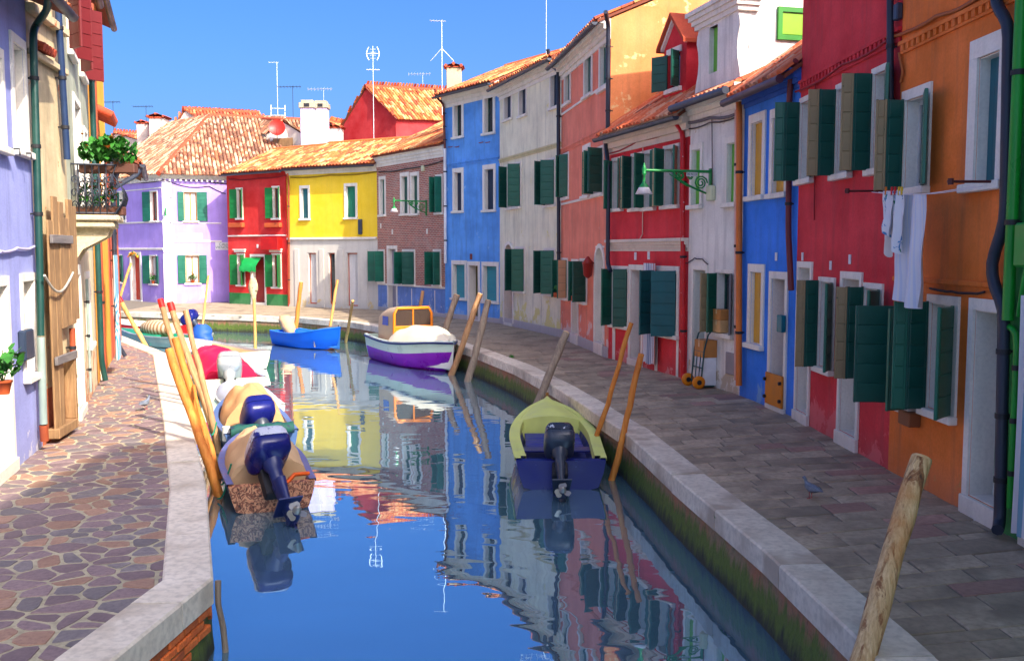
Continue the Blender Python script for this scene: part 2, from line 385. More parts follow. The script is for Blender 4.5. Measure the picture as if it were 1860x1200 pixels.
# ---- bricks showing under the left kerb by the bend
brick_m = stone('quay_brick', L(206, 92, 36), L(228, 122, 54), 9, 0.85, 0.3, dark=L(110, 58, 36), dk=0.03, bmp=0.5)
bk = MB(); bk.bbox(-0.118, 0.118, -0.03, 0.03, -0.033, 0.033, 0.008); bkm = bk.mesh('brick', brick_m)
for row in range(4):
    d = ll.l[1]+0.3+(row % 2)*0.13
    z = -0.252-row*0.078
    while d < ll.l[3]+0.55:
        if row == 3 and random.random() < 0.45: d += 0.256; continue
        p = ll.at(d); t = (ll.at(d+0.05)-p).normalized(); nrm = Vector((-t.y, t.x))
        if abs(d-ll.l[3]) > 0.13 and abs(d-ll.l[2]) > 0.1:
            o = link('brick', bkm, q_l, (p.x+nrm.x*(0.045+random.uniform(-.006, .006)), p.y+nrm.y*0.045, z), (0, random.uniform(-.015, .015), math.atan2(t.y, t.x)))
        d += 0.256
# ---- right pavement: dressed trachyte slabs in courses across the quay
slab_m = stone('trachyte_slab', L(154, 136, 112), L(186, 166, 140), 2.6, 0.75, 0.24, dark=L(122, 108, 90), dk=0.05, bmp=0.35)
slab_r = stone('trachyte_slab_reddish', L(156, 118, 104), L(174, 138, 120), 2.6, 0.75, 0.2, dark=L(130, 104, 98), dk=0.02, bmp=0.35)
def pav_point(s, t):
    i = min(int(s), len(RK)-2); f = s-i
    a = lerp(RKI[i], RKI[i+1], f); b = lerp(RW[i], RW[i+1], f); return lerp(a, b, t)
RKI = offset_poly(RK, -0.40)
cells = []; rnd = random.Random(11); s = 1.0
while s < 15.0:
    i = int(s); ds = rnd.uniform(0.26, 0.40)/((lerp(RK[i], RW[i], .5)-lerp(RK[i+1], RW[i+1], .5)).length)
    e = s+ds
    if int(e) > i: e = i+1.0001
    wd = (pav_point(s, 1)-pav_point(s, 0)).length; t = -0.02-rnd.random()*0.12
    while t < 1.0:
        u = t+rnd.uniform(0.42, 0.95)/wd
        cells.append((s, e, max(t, -0.01), min(u, 1.02), (pav_point((s+e)/2, (t+u)/2)).length)); t = u
    s = e
cells.sort(key=lambda c: c[4] if pav_point(c[0], c[2]).y > 5.2 else 999)
rest = MB()
for k, (s0, s1, t0, t1, _) in enumerate(cells):
    j = 0.006
    P4 = [pav_point(s0, t0), pav_point(s0, t1), pav_point(s1, t1), pav_point(s1, t0)]
    c = sum(P4, Vector((0, 0)))/4
    P4 = [p+(c-p).normalized()*rnd.uniform(0.006, 0.02) for p in P4]; z = rnd.uniform(-0.006, 0.004)
    if k < 300:
        sb = MB(); sb.prism([p-c for p in P4], -0.05, 0.0, bev=0.008)
        red = t0 > 0.35 and rnd.random() < 0.15
        sb.build('paving_slab', slab_r if red else slab_m, pav_r, fix=True, loc=(c.x, c.y, z))
    else: rest.prism(P4, -0.05, z, bev=0.008)
tag(rest.build('paving_slabs_far', slab_m, pav_r, fix=True), kind='stuff')
# ---- left pavement: irregular porphyry flags in pale mortar (Voronoi cells)
def clip(poly, p, n):
    out = []
    for i in range(len(poly)):
        a, b = poly[i], poly[(i+1) % len(poly)]; da, db = (a-p).dot(n), (b-p).dot(n)
        if da <= 0: out.append(a)
        if da*db < 0: out.append(a+(b-a)*(da/(da-db)))
    return out
por = [stone('porphyry_violet', L(118, 98, 100), L(138, 116, 114), 4, 0.6, 0.22, bmp=0.25), stone('porphyry_brown', L(148, 112, 92), L(166, 132, 108), 4, 0.6, 0.2, bmp=0.25), stone('porphyry_grey', L(106, 98, 100), L(130, 120, 116), 4, 0.6, 0.2, bmp=0.25)]
rnd = random.Random(5); seeds = []
LW = [V2(-4.0, -6), V2(-4.6, 4.0), V2(-6.04, 11.19), V2(-6.54, 13.25), V2(-6.85, 14.88), V2(-8.42, 19.44), V2(-10.07, 24.17), V2(-14, 35)]
def xat(P, y):
    for a, b in zip(P, P[1:]):
        if a.y <= y <= b.y: return lerp(a.x, b.x, (y-a.y)/(b.y-a.y))
    return P[-1].x
y = 4.2
while y < 33:
    x0, x1 = xat(LW, y)-0.3, xat(LK, min(y, 32.2))-0.3; x = x0+rnd.random()*0.3
    while x < x1:
        seeds.append(V2(x+rnd.uniform(-.06, .06), y+rnd.uniform(-.10, .10))); x += rnd.choice((.15, .2, .26, .32, .42))
    y += rnd.uniform(.17, .26)
cells = []
for i, p in enumerate(seeds):
    poly = [p+V2(-.6, -.6), p+V2(.6, -.6), p+V2(.6, .6), p+V2(-.6, .6)]
    for q in seeds:
        if q is not p and abs(q.y-p.y) < 0.9 and abs(q.x-p.x) < 1.0:
            mth = (p+q)/2; n = (q-p).normalized(); poly = clip(poly, mth-n*rnd.uniform(0.010, 0.024), n)
            if len(poly) < 3: break
    if len(poly) >= 3:
        for a, b in zip(LK, LK[1:]):
            if a.y-.8 < p.y < b.y+.8:
                t = (b-a).normalized(); nr = V2(t.y, -t.x); poly = clip(poly, a-nr*0.2, nr) if len(poly) >= 3 else poly
    if len(poly) >= 3: cells.append((p, poly))
cells.sort(key=lambda c: c[0].y); rest = MB(); nn = 0
for p, poly in cells:
    c = sum(poly, V2(0, 0))/len(poly)
    poly2 = []                                       # knock the sharp corners off
    for k in range(len(poly)):
        a, b, d = poly[k-1], poly[k], poly[(k+1) % len(poly)]
        poly2 += [lerp(b, a, 0.17), lerp(b, d, 0.17)]
    inview = c.x > -0.545*c.y and c.y > 5.8
    if inview and nn < 300:
        sb = MB(); sb.prism([q-c for q in poly2], -0.06, 0.0, bev=0.004)
        sb.build('paving_flag', rnd.choices(por, (5, 2.2, 2))[0], pav_l, fix=True, loc=(c.x, c.y, rnd.uniform(-0.014, -0.009))); nn += 1
    else: rest.prism(poly2, -0.06, -0.012, mi=rnd.choices((0, 1, 2), (5, 2.2, 2))[0], bev=0.004)
tag(rest.build('paving_flags_far', por, pav_l, fix=True), kind='stuff')
# ================================================================== HOUSES
WHITE = plaster('white_stone', L(236, 228, 214), var=0.06, streak=0.25, rough=0.7)
SHUT = paint('shutter_green', L(22, 98, 78), 0.35, 0.2, worn=L(60, 96, 84), wear=-0.06, spec=0.5)
SHUTD = paint('shutter_dark_green', L(16, 80, 68), 0.35, 0.2, worn=L(50, 80, 72), wear=-0.06, spec=0.5)
SHUTW = paint('shutter_weathered', L(150, 128, 92), 0.55, 0.2, worn=L(60, 80, 60), wear=-0.02)  # weathered brown; on outer shutter folds it paints in reflected sky light
GUT = paint('gutter_dark', L(50, 58, 74), 0.4, 0.2, spec=0.5)
PIPE_K = paint('pipe_black', L(40, 46, 60), 0.4, 0.2)
IRON = paint('iron', L(44, 44, 48), 0.5, 0.2, metal=0.3)
CABLE = plain('cable', L(60, 44, 44), 0.7)
def glassm():
    m, nt, n, b = newmat('window_glass'); v = tex(nt); n1 = noise_n(nt, v, 1.2, 2)
    c = mixc(nt, maprange(nt, n1, 0.35, 0.65), L(20, 28, 36), L(52, 62, 70)); nt.links.new(c, b.inputs['Base Color'])
    b.inputs['Roughness'].default_value = 0.06; b.inputs['Specular IOR Level'].default_value = 0.6
    bump(nt, b, noise_n(nt, v, 2.5, 2), 0.08, 0.02); return m
GLASS = glassm()
CURT = plaster('lace_curtain', L(206, 204, 200), var=0.1, streak=0.3)
TILE_O = tilemat('roof_tile_orange', True, L(196, 84, 44), L(214, 106, 60))
TILE_J = tilemat('roof_tile')
PAL = dict(orange=[L(204, 98, 40), L(214, 116, 54), L(190, 84, 40), L(224, 146, 84), L(172, 72, 40), L(206, 128, 72), L(226, 168, 110)],
           brown=[L(170, 122, 92), L(150, 100, 74), L(190, 150, 118), L(128, 86, 64), L(204, 172, 140), L(176, 104, 66), L(196, 158, 124), L(120, 80, 60)],
           red=[L(190, 80, 44), L(170, 64, 40), L(206, 100, 56), L(150, 62, 44), L(214, 130, 84)],
           dull=[L(132, 66, 52), L(150, 80, 62), L(112, 60, 50), L(170, 104, 80), L(140, 60, 44)])
_tm = MB()
def tile_pts(r0=0.088, r1=0.07, ln=0.44, n=5):
    A = []
    for y, r in ((0.0, r0), (ln, r1)):
        A.append([Vector((r*math.cos(math.pi*k/n), y, r*math.sin(math.pi*k/n)*0.8)) for k in range(n+1)])
    return A
TP = tile_pts()
def tile_into(mb, M, col):
    A = [[M @ p for p in r] for r in TP]; n = len(A[0])
    mb.add(A[0]+A[1], [(k+1, k, n+k, n+k+1) for k in range(n-1)]+[tuple(range(n))], 0, col)
tm_ = MB(); tile_into(tm_, Matrix(), None); TILE_MESH = tm_.mesh('tile', TILE_O)
PANELS = {}
def panel_mesh(w, h, mat):
    k = (round(w, 2), round(h, 2), mat.name)
    if k not in PANELS:
        g = MB(); g.bbox(-k[0]/2, k[0]/2, -0.021, 0.021, 0.004, k[1]-0.004, 0.007); PANELS[k] = g.mesh('panel', mat)
    return PANELS[k]
class House:
    def __init__(s, name, label, P0, P1, h, wallm, depth=6.0, sidem=None, cat='house', group='houses along the canal', backx=0.0):
        s.P0, s.P1 = Vector((P0[0], P0[1], 0)), Vector((P1[0], P1[1], 0)); d = s.P1-s.P0; s.W = d.length; s.a = math.atan2(d.y, d.x)
        s.root = tag(empty(name, s.P0, s.a), label, cat, group); s.h = h; s.depth = depth; s.op = []; s.zones = [(-9, wallm)]; s.sidem = sidem or wallm
        s.M = (Matrix.Translation(s.P0) @ Matrix.Rotation(s.a, 4, 'Z')).inverted(); s.lo = s.M @ EYE; s.near = False
    def uz(s, px, py, y=0.0):
        d = s.M.to_3x3() @ ray(px, py); t = (y-s.lo.y)/d.y; p = s.lo+d*t; return p.x, p.z
    def px(s, x0, x1, y0, y1, y=0.0):
        ym = (y0+y1)/2; xm = (x0+x1)/2
        return s.uz(x0, ym, y)[0], s.uz(x1, ym, y)[0], s.uz(xm, y1, y)[1], s.uz(xm, y0, y)[1]
    def z(s, px, py): return s.uz(px, py)[1]
    # ---- walls
    def walls(s, gable=None, sides=True):
        us = sorted({0.0, s.W}|{u for o in s.op for u in o[:2] if 0 < u < s.W}); zs = sorted({-0.3, s.h}|{z for o in s.op for z in o[2:4] if -0.3 < z < s.h}|{z for z, _ in s.zones if -0.3 < z < s.h})
        g = MB(); mats = [m for _, m in s.zones]+[s.sidem]
        def zone(z):
            k = 0
            for i, (zz, _) in enumerate(s.zones):
                if z >= zz: k = i
            return k
        for a, b in zip(us, us[1:]):
            for c, d in zip(zs, zs[1:]):
                um, zm = (a+b)/2, (c+d)/2
                if any(o[0] < um < o[1] and o[2] < zm < o[3] for o in s.op): continue
                g.face([(a, 0, c), (b, 0, c), (b, 0, d), (a, 0, d)], zone(zm))
        for (a, b, c, d, r) in s.op:
            k = len(s.zones)-1 if len(s.zones) == 1 else zone((c+d)/2)
            g.face([(a, 0, c), (a, 0, d), (a, r, d), (a, r, c)], k); g.face([(b, 0, c), (b, r, c), (b, r, d), (b, 0, d)], k)
            g.face([(a, 0, d), (b, 0, d), (b, r, d), (a, r, d)], k); g.face([(a, 0, c), (a, r, c), (b, r, c), (b, 0, c)], k)
        D = s.depth; sm = len(s.zones)
        if sides:
            for x in (0.0, s.W):
                pts = [(x, 0, -0.3), (x, D, -0.3), (x, D, s.h)]
                if gable: pts.append((x, gable[0], s.h+gable[1]))
                g.face(pts+[(x, 0, s.h)], sm)
        g.face([(0, D, -0.3), (s.W, D, -0.3), (s.W, D, s.h), (0, D, s.h)], sm)
        s.wall = g.build('wall', mats, s.root); return s.wall
    # ---- roof with the eave along the facade
    def roof(s, run=3.0, rise=1.3, ov=0.35, pal='orange', single=False, x0=-0.05, x1=None, back=True, gut=GUT, tiles=True, cols=None, clipf=None):
        x1 = s.W+0.05 if x1 is None else x1; sl = math.atan2(rise, run); h = s.h+0.03; z0 = h-ov*math.tan(sl); zr = h+rise
        g = MB(); t = 0.07; D = s.depth
        for (ya, za, yb, zb) in ((-ov, z0, run, zr),)+(((run, zr, D+ov*0.5, zr-(D+ov*0.5-run)*math.tan(sl)),) if back else ()):
            g.add([(x0, ya, za), (x1, ya, za), (x1, yb, zb), (x0, yb, zb), (x0, ya, za+t), (x1, ya, za+t), (x1, yb, zb+t), (x0, yb, zb+t)], [(3, 2, 1, 0), (4, 5, 6, 7), (0, 1, 5, 4), (1, 2, 6, 5), (2, 3, 7, 6), (3, 0, 4, 7)])
        r = g.build('roof', plain('roof_underlay', L(120, 62, 42), 0.9), s.root); s.rf = r
        if tiles: s.tiles(r, x0, x1, -ov-0.04, z0+t, sl, math.hypot(run+ov, rise+ov*math.tan(sl)), pal, single, clipf)
        rg = MB(); rg.tube([(x0, run, zr+0.09), (x1, run, zr+0.09)], 0.11, 8); rg.build('ridge', tilemat2(pal), r)
        if gut:
            g = MB(); R = 0.075; n = 6
            rows = []
            for x in (x0-0.03, x1+0.03): rows.append([Vector((x, -ov-0.08-R*math.cos(math.pi*k/n), z0+0.0-R*math.sin(math.pi*k/n))) for k in range(n+1)])
            g.grid(rows); rows2 = [[p+Vector((0, (0.012 if k < n/2 else -0.012), 0.012)) for k, p in enumerate(rw)] for rw in rows]; g.grid(rows2)
            g.face(rows[0]); g.face(rows[1]); g.build('gutter', gut, s.root)
        return r
    def tiles(s, parent, x0, x1, y0, z0, sl, S, pal, single, clipf=None, back=False):
        mb = MB(); rnd = random.Random(len(s.root.name)*7+int(x1*10)); M0 = Matrix.Translation((0, y0, z0)) @ Matrix.Rotation(sl, 4, 'X'); cnt = 0
        nx = max(1, int((x1-x0)/0.19)); dx = (x1-x0)/nx; ny = int(S/0.36)
        for i in range(nx):
            for j in range(ny):
                x, y = x0+(i+0.5)*dx, j*0.36+rnd.uniform(-.015, .015)
                if clipf and not clipf(x, y): continue
                loc = M0 @ Vector((x+rnd.uniform(-.01, .01), y, 0.005+rnd.uniform(0, .012)))
                if single and cnt < 300:
                    link('tile', TILE_MESH, parent, loc, (sl+0.02+rnd.uniform(-.02, .02), 0, rnd.uniform(-.04, .04))); cnt += 1
                else:
                    c = rnd.choice(PAL[pal]); k = rnd.uniform(0.8, 1.15)
                    tile_into(mb, Matrix.Translation(loc) @ Matrix.Rotation(sl+0.02, 4, 'X') @ Matrix.Rotation(rnd.uniform(-.05, .05), 4, 'Z'), sc(c, k))
        if mb.f: tag(mb.build('tiles', TILE_J, parent), kind='stuff')
    def cornice(s, mat=WHITE, depth=0.22, hgt=0.4, x0=0.0, x1=None, top=None, name='cornice'):
        x1 = s.W if x1 is None else x1; z = s.h if top is None else top; g = MB(); n = 4
        for k in range(n):
            d = depth*((k+1)/n)**1.5; g.box(x0+0.002*k, x1-0.002*k, -d, -0.002, z-hgt+hgt*k/n+(0.002 if k else 0), z-hgt+hgt*(k+1)/n)
        return g.build(name, mat, s.root)
    def band(s, z, hh, d=0.05, mat=WHITE, x0=0.0, x1=None, name='string_course'):
        g = MB(); x1 = s.W if x1 is None else x1; g.bbox(x0+.003, x1-.003, -d, -0.002, z-hh/2, z+hh/2, min(0.012, hh/4)); return g.build(name, mat, s.root)
    def dentil(s, px0, py0, px1, py1, mat):
        """brick dentil course painted like the wall"""
        z = (s.z(px0, py0)+s.z(px1, py1))/2; g = MB(); g.box(0.003, s.W-0.003, -0.05, -0.002, z+0.03, z+0.075); g.box(0.003, s.W-0.003, -0.03, -0.002, z-0.075, z-0.045)
        x = 0.06
        while x < s.W-0.1: g.box(x, x+0.07, -0.042, -0.003, z-0.045, z+0.03); x += 0.14
        return g.build('dentil_course', mat, s.root)
    # ---- openings
    def window(s, r, fill='glass', sur=0.10, sill=True, rev=0.2, frame=None, smat=None, bars=True, curtain=False, closedm=None, lint=True, name='window', proud=0.03, leaves=2, fy=None):
        u0, u1, z0, z1 = r if isinstance(r, tuple) and max(map(abs, r)) < 60 else s.px(*r)
        smat = smat or WHITE; s.op.append((u0, u1, z0, z1, rev)); g = MB(); e = 0.002
        if sur:
            g.box(u0-sur, u0-e*0, -proud, -0.001, z0, z1); g.box(u1, u1+sur, -proud, -0.001, z0, z1)
            if lint: g.box(u0-sur, u1+sur, -proud, -0.001, z1+e, z1+sur*1.2)
        else: g.box(u0-0.02, u1+0.02, -0.012, -0.001, z1, z1+0.05)
        # white reveal lining
        g.box(u0+e, u0+0.012, 0.002, rev-0.01, z0+e, z1-e); g.box(u1-0.012, u1-e, 0.002, rev-0.01, z0+e, z1-e); g.box(u0+0.014, u1-0.014, 0.002, rev-0.01, z1-0.012, z1-e)
        w = g.build(name, smat, s.root)
        if sill:
            g = MB(); g.bbox(u0-sur-0.03, u1+sur+0.03, -0.10, -0.001, z0-0.09, z0-0.002, 0.01); g.box(u0+.014, u1-.014, 0.0, rev-.01, z0+.003, z0+0.012); g.build('sill', smat, w)
        yb = rev-0.07 if fy is None else fy; a, b, c, d = u0+0.013, u1-0.013, z0+0.013, z1-0.013
        if fill in ('glass', 'door_glass'):
            fm = frame or paint('window_frame_white', L(196, 194, 188), 0.5); g = MB(); t = 0.045
            g.box(a, a+t, yb, yb+0.05, c, d); g.box(b-t, b, yb, yb+0.05, c, d); g.box(a+t, b-t, yb, yb+0.05, c, c+t); g.box(a+t, b-t, yb, yb+0.05, d-t, d)
            if bars and b-a > 0.45: m_ = (a+b)/2; g.box(m_-0.03, m_+0.03, yb-0.003, yb+0.047, c+t, d-t)
            g.build('sash', fm, w)
            g = MB(); g.box(a+.01, b-.01, yb+0.02, yb+0.026, c+.01, d-.01); g.build('pane', GLASS, w)
            if curtain:
                g = MB(); P = []
                for i in range(15): x = lerp(a+t, b-t, i/14); P.append([Vector((x, yb+0.012-0.006*math.sin(i*2.1), c+t)), Vector((x, yb+0.012-0.006*math.sin(i*2.1+.5), d-t))])
                g.grid(P); g.build('curtain', CURT, w)
        elif fill == 'closed':
            mt = closedm or SHUT; n = leaves
            for k in range(n):
                g = MB(); x0 = lerp(a, b, k/n)+0.003; x1 = lerp(a, b, (k+1)/n)-0.003; g.bbox(x0, x1, yb, yb+0.04, c, d, 0.006)
                nb = max(2, int((x1-x0)/0.13))
                for q in range(1, nb): xx = lerp(x0, x1, q/nb); g.box(xx-0.004, xx+0.004, yb-0.002, yb+0.003, c+.01, d-.01)
                lf = g.build('shutter', mt, w)
                g = MB()
                for zz in (0.18, 0.82): zq = lerp(c, d, zz); g.box(x0+.01, x1-.01, yb-0.012, yb-0.003, zq-0.02, zq+0.02)
        elif fill == 'roller':
            mt = closedm; g = MB(); zz = c
            while zz < d-0.02: g.bbox(a, b, yb, yb+0.03, zz, min(d, zz+0.05), 0.008); zz += 0.053
            g.build('roller_blind', mt, w)
        elif fill == 'door':
            mt = closedm; g = MB(); g.bbox(a, b, yb, yb+0.05, c, d, 0.006)
            for k in range(3): g.bbox(a+0.08, b-0.08, yb-0.012, yb+0.01, lerp(c, d, 0.05+k*0.32), lerp(c, d, 0.31+k*0.32), 0.01)
            lf = g.build('door_leaf', mt, w); g = MB(); g.lathe([(0.012, 0), (0.03, 0.02), (0.03, 0.05), (0.01, 0.06)], (b-0.06, yb-0.06, lerp(c, d, 0.48)), 8, axis='y'); g.build('handle', IRON, w)
        elif fill == 'open':
            g = MB(); g.box(a, b, yb, yb+.02, c, d); g.build('interior', closedm, w)
        w['_r'] = 0; del w['_r']
        return w, (u0, u1, z0, z1)
    def door(s, r, col, sur=0.12, rev=0.3, step=0.12, fill='door', fy=None, smat=None, **k):
        w, q = s.window(r, fill, sur, False, rev, closedm=col, name='door', fy=fy, smat=smat, **k); u0, u1, z0, z1 = q
        if step:
            g = MB(); g.bbox(u0-sur, u1+sur, -0.06, -0.001, -0.02, max(z0, 0.03)-0.002, 0.008); g.box(u0+.014, u1-.014, 0.0, rev-.02, z0+.003, z0+.012); g.build('threshold', smat or WHITE, w)
        return w, q
    def leaf(s, q, side, ang, w=None, mat=None, zpad=0.0, pieces=None, inner=None, split=1):
        """one shutter leaf hinged on a jamb; ang 0 = closed, 180 = flat on the wall"""
        u0, u1, z0, z1 = q; w = (u1-u0)/2 if w is None else w; mat = mat or SHUT; h = z1-z0+2*zpad; a = math.radians(ang)
        x = u0 if side == 'l' else u1; rz = -a if side == 'l' else math.pi+a
        g = MB(); g.bbox(0.0, 0.028, -0.018, 0.018, 0, h, 0.005); g.bbox(w-0.028, w, -0.018, 0.018, 0, h, 0.005); g.box(0.028, w-0.028, -0.010, 0.010, 0.01, h-0.01)
        pieces = s.near if pieces is None else pieces; n = max(4, round(h/0.23)); ph = h/n
        if not pieces:
            for k in range(n): g.bbox(0.02, w-0.02, -0.021, 0.021, k*ph+0.007, (k+1)*ph-0.007, 0.006)
        o = g.build('shutter', mat, s.root, loc=(x, -0.045, z0-zpad), rot=(0, 0, rz))
        if pieces:
            pm = panel_mesh(w-0.05, ph, inner or mat)
            for k in range(n): link('panel', pm, o, (w/2, 0, k*ph))
        g = MB()
        for zz in (0.15, 0.85): g.box(-0.02, min(w, 0.25), -0.026, 0.026, zz*h-0.018, zz*h+0.018)
        return o
    def pair(s, q, al, ar, mat=None, w=None, zpad=0.02, inner=None):
        s.leaf(q, 'l', al, w, mat, zpad, inner=inner); s.leaf(q, 'r', ar, w, mat, zpad, inner=inner)
    # ---- fittings
    def pipe(s, pts, r=0.05, mat=PIPE_K, y=-0.1, name='downpipe', clips=True, n=8):
        """pts in photo pixels on the facade (optional third value = own y)"""
        P = []
        for p in pts:
            yy = p[2] if len(p) > 2 else y; u, z = s.uz(p[0], p[1], yy); P.append(Vector((u, yy, z)))
        return s.pipe3(P, r, mat, name, clips, n)
    def pipe3(s, P, r=0.05, mat=PIPE_K, name='downpipe', clips=True, n=8):
        Q = [P[0]]
        for i in range(1, len(P)-1):                     # rounded elbows
            a, b, c = P[i-1], P[i], P[i+1]; k1 = min(0.4, 0.14/max((a-b).length, .01)); k2 = min(0.4, 0.14/max((c-b).length, .01))
            A, C = lerp(b, a, k1), lerp(b, c, k2)
            Q += [A, lerp(lerp(A, b, .5), lerp(b, C, .5), .5), C]
        Q.append(P[-1]); g = MB(); g.tube(Q, r, n); o = g.build(name, mat, s.root)
        if clips:
            big = max(range(len(P)-1), key=lambda i: (P[i+1]-P[i]).length)
            for k in (0.2, 0.5, 0.8): g = MB(); p = lerp(P[big], P[big+1], k); g.lathe([(r*1.22, -0.025), (r*1.22, 0.025)], p, n); g.box(p.x-0.01, p.x+0.01, p.y, 0, p.z-.012, p.z+.012); g.build('pipe_clip', IRON, o)
        return o
    def cable(s, pts, r=0.012, mat=CABLE, y=-0.03, name='cable'):
        P = []
        for p in pts: u, z = s.uz(p[0], p[1], y); P.append(Vector((u, y-0.01*random.random(), z)))
        Q = []
        for a, b in zip(P, P[1:]):
            for k in range(5): t = k/5; v = lerp(a, b, t); v.z -= 0.05*math.sin(math.pi*t)*min(1, (b-a).length/2)+random.uniform(0, .012); Q.append(v)
        Q.append(P[-1]); g = MB(); g.tube(Q, r, 5); return g.build(name, mat, s.root)
    def plate(s, px, py, w=0.1, h=0.16, mat=None, d=0.02, name='number_plate'):
        u, z = s.uz(px, py); g = MB(); g.bbox(u-w/2, u+w/2, -d, -0.002, z-h/2, z+h/2, min(w, h, d)*0.2); return g.build(name, mat or WHITE, s.root)
    def boxat(s, r, y0, y1, mat, name, c=0.01):
        u0, u1, z0, z1 = s.px(*r); g = MB(); g.bbox(u0, u1, y0, y1, z0, z1, c); return g.build(name, mat, s.root)
    def arch(s, q, rise, mat, col):
        """fills the top of an opening down to a round arch"""
        u0, u1, z0, z1 = q; g = MB(); n = 12; top = []; r = (u1-u0)/2; cu = (u0+u1)/2
        for k in range(n+1):
            a = math.pi*k/n; top.append((cu-r*math.cos(a), z1-rise+rise*math.sin(a)))
        for (a, b) in zip(top, top[1:]): g.face([(a[0], 0.001, a[1]), (b[0], 0.001, b[1]), (b[0], 0.001, z1), (a[0], 0.001, z1)], 0); g.face([(a[0], 0.001, a[1]), (a[0], 0.2, a[1]), (b[0], 0.2, b[1]), (b[0], 0.001, b[1])], 1)
        g.build('arch_spandrel', [mat, WHITE], s.root); g = MB(); w = 0.11
        pts = [(u0, z0)]+top+[(u1, z0)]
        for i, ((a, az), (b, bz)) in enumerate(zip(pts, pts[1:])):
            def o(x, z, i=i):
                if z <= z1-rise+1e-6: return (x-w if x < cu else x+w, z)
                d = Vector((x-cu, z-(z1-rise))).normalized()*w; return (x+d.x, z+d.y)
            A, B = o(a, az), o(b, bz); f = [(a, -.035, az), (b, -.035, bz), (B[0], -.035, B[1]), (A[0], -.035, A[1])]
            g.face(f); g.face([(A[0], -.035, A[1]), (B[0], -.035, B[1]), (B[0], -.001, B[1]), (A[0], -.001, A[1])]); g.face([(b, -.035, bz), (a, -.035, az), (a, .004, az), (b, .004, bz)])
        g.build('arch_surround', WHITE, s.root)
def tilemat2(pal): return stone('ridge_tile_'+pal, PAL[pal][0], PAL[pal][1], 6, 0.85, 0.1)
# ------------------------------------------------------------------ right-hand row, near to far
def bifold(H, q, side, a1, a2, w, m1=None, m2=None, zpad=0.02, inner2=None):
    H.leaf(q, side, a1, w, m1, zpad)
    o = H.leaf(q, side, a2, w*.62, m2 or m1, zpad, inner=inner2); a = math.radians(a1); sg = 1 if side == 'l' else -1  # outer fold paler: sky light caught at its angle is put into the colour
    o.location.x += sg*w*math.cos(a); o.location.y -= w*math.sin(a)
RED1 = plaster('crimson_plaster', L(212, 14, 34), L(226, 96, 100), 0.0, 0.26, var=0.2, streak=0.35)
ORG1 = plaster('orange_plaster', L(234, 116, 8), L(220, 140, 70), 0.01, 0.12, var=0.2, streak=0.4)
GRN1 = plaster('green_plaster', L(18, 142, 54), var=0.14, streak=0.25)
BLU1 = plaster('bright_blue_plaster', L(16, 122, 232), L(120, 170, 220), 0.0, 0.14, var=0.18, streak=0.3)
WHT1 = plaster('whitewash_plaster', L(230, 224, 214), L(190, 170, 140), 0.04, 0.2, var=0.14, streak=0.45)
RED2 = plaster('scarlet_plaster', L(220, 16, 34), L(226, 140, 136), 0.01, 0.18, var=0.18, streak=0.3)
SALM = plaster('salmon_plaster', L(246, 132, 100), L(232, 196, 184), 0.03, 0.28, var=0.18, streak=0.35)
SALM_S = plaster('orange_gable_plaster', L(236, 138, 70), L(236, 190, 130), 0.13, 0, var=0.14, streak=0.25)
CRM = plaster('cream_plaster', L(240, 232, 200), L(226, 214, 140), 0.07, 0.26, var=0.14, streak=0.45)
BLU2 = plaster('sky_blue_plaster', L(84, 158, 240), L(140, 186, 236), 0.07, 0.14, var=0.22, streak=0.45)
YEL = plaster('yellow_plaster', L(250, 206, 4), L(246, 232, 150), 0.0, 0.0, var=0.06, streak=0.12)
REDF = plaster('vermilion_plaster', L(212, 12, 4), var=0.12, streak=0.2)
GRNF = plaster('green_dado_plaster', L(20, 132, 54), var=0.15, streak=0.2)
LIL = plaster('lilac_plaster', L(174, 142, 222), L(212, 186, 232), 0.04, 0.1, var=0.1, streak=0.2)
BLUD = plaster('worn_blue_dado', L(104, 140, 206), L(190, 196, 210), 0.04, 0.16, var=0.2, streak=0.4)
def brick_wall_mat():
    m, nt, n, b = newmat('brick_wall'); mp = nt.nodes.new('ShaderNodeMapping'); tc = nt.nodes.new('ShaderNodeTexCoord')
    mp.inputs['Rotation'].default_value = (math.pi/2, 0, 0); nt.links.new(tc.outputs['Object'], mp.inputs['Vector'])
    br = nt.nodes.new('ShaderNodeTexBrick'); nt.links.new(mp.outputs[0], br.inputs['Vector'])
    br.inputs['Color1'].default_value = (*L(190, 104, 84), 1); br.inputs['Color2'].default_value = (*L(150, 84, 72), 1); br.inputs['Mortar'].default_value = (*L(190, 172, 156), 1)
    br.inputs['Scale'].default_value = 1.0; br.inputs['Brick Width'].default_value = 0.25; br.inputs['Row Height'].default_value = 0.075; br.inputs['Mortar Size'].default_value = 0.011; br.inputs['Bias'].default_value = 0.1
    v = tex(nt); n1 = noise_n(nt, v, 1.2, 6, 0.7)
    c = mixc(nt, maprange(nt, n1, 0.5, 0.72, 0, 0.45), br.outputs[0], L(196, 176, 160)); nt.links.new(c, b.inputs['Base Color'])
    b.inputs['Roughness'].default_value = 0.9; bump(nt, b, br.outputs[1], -0.4, 0.01); return m
BRK = brick_wall_mat()
PLATE = plaster('plate_white', L(225, 225, 225), var=0.03, streak=0.05)
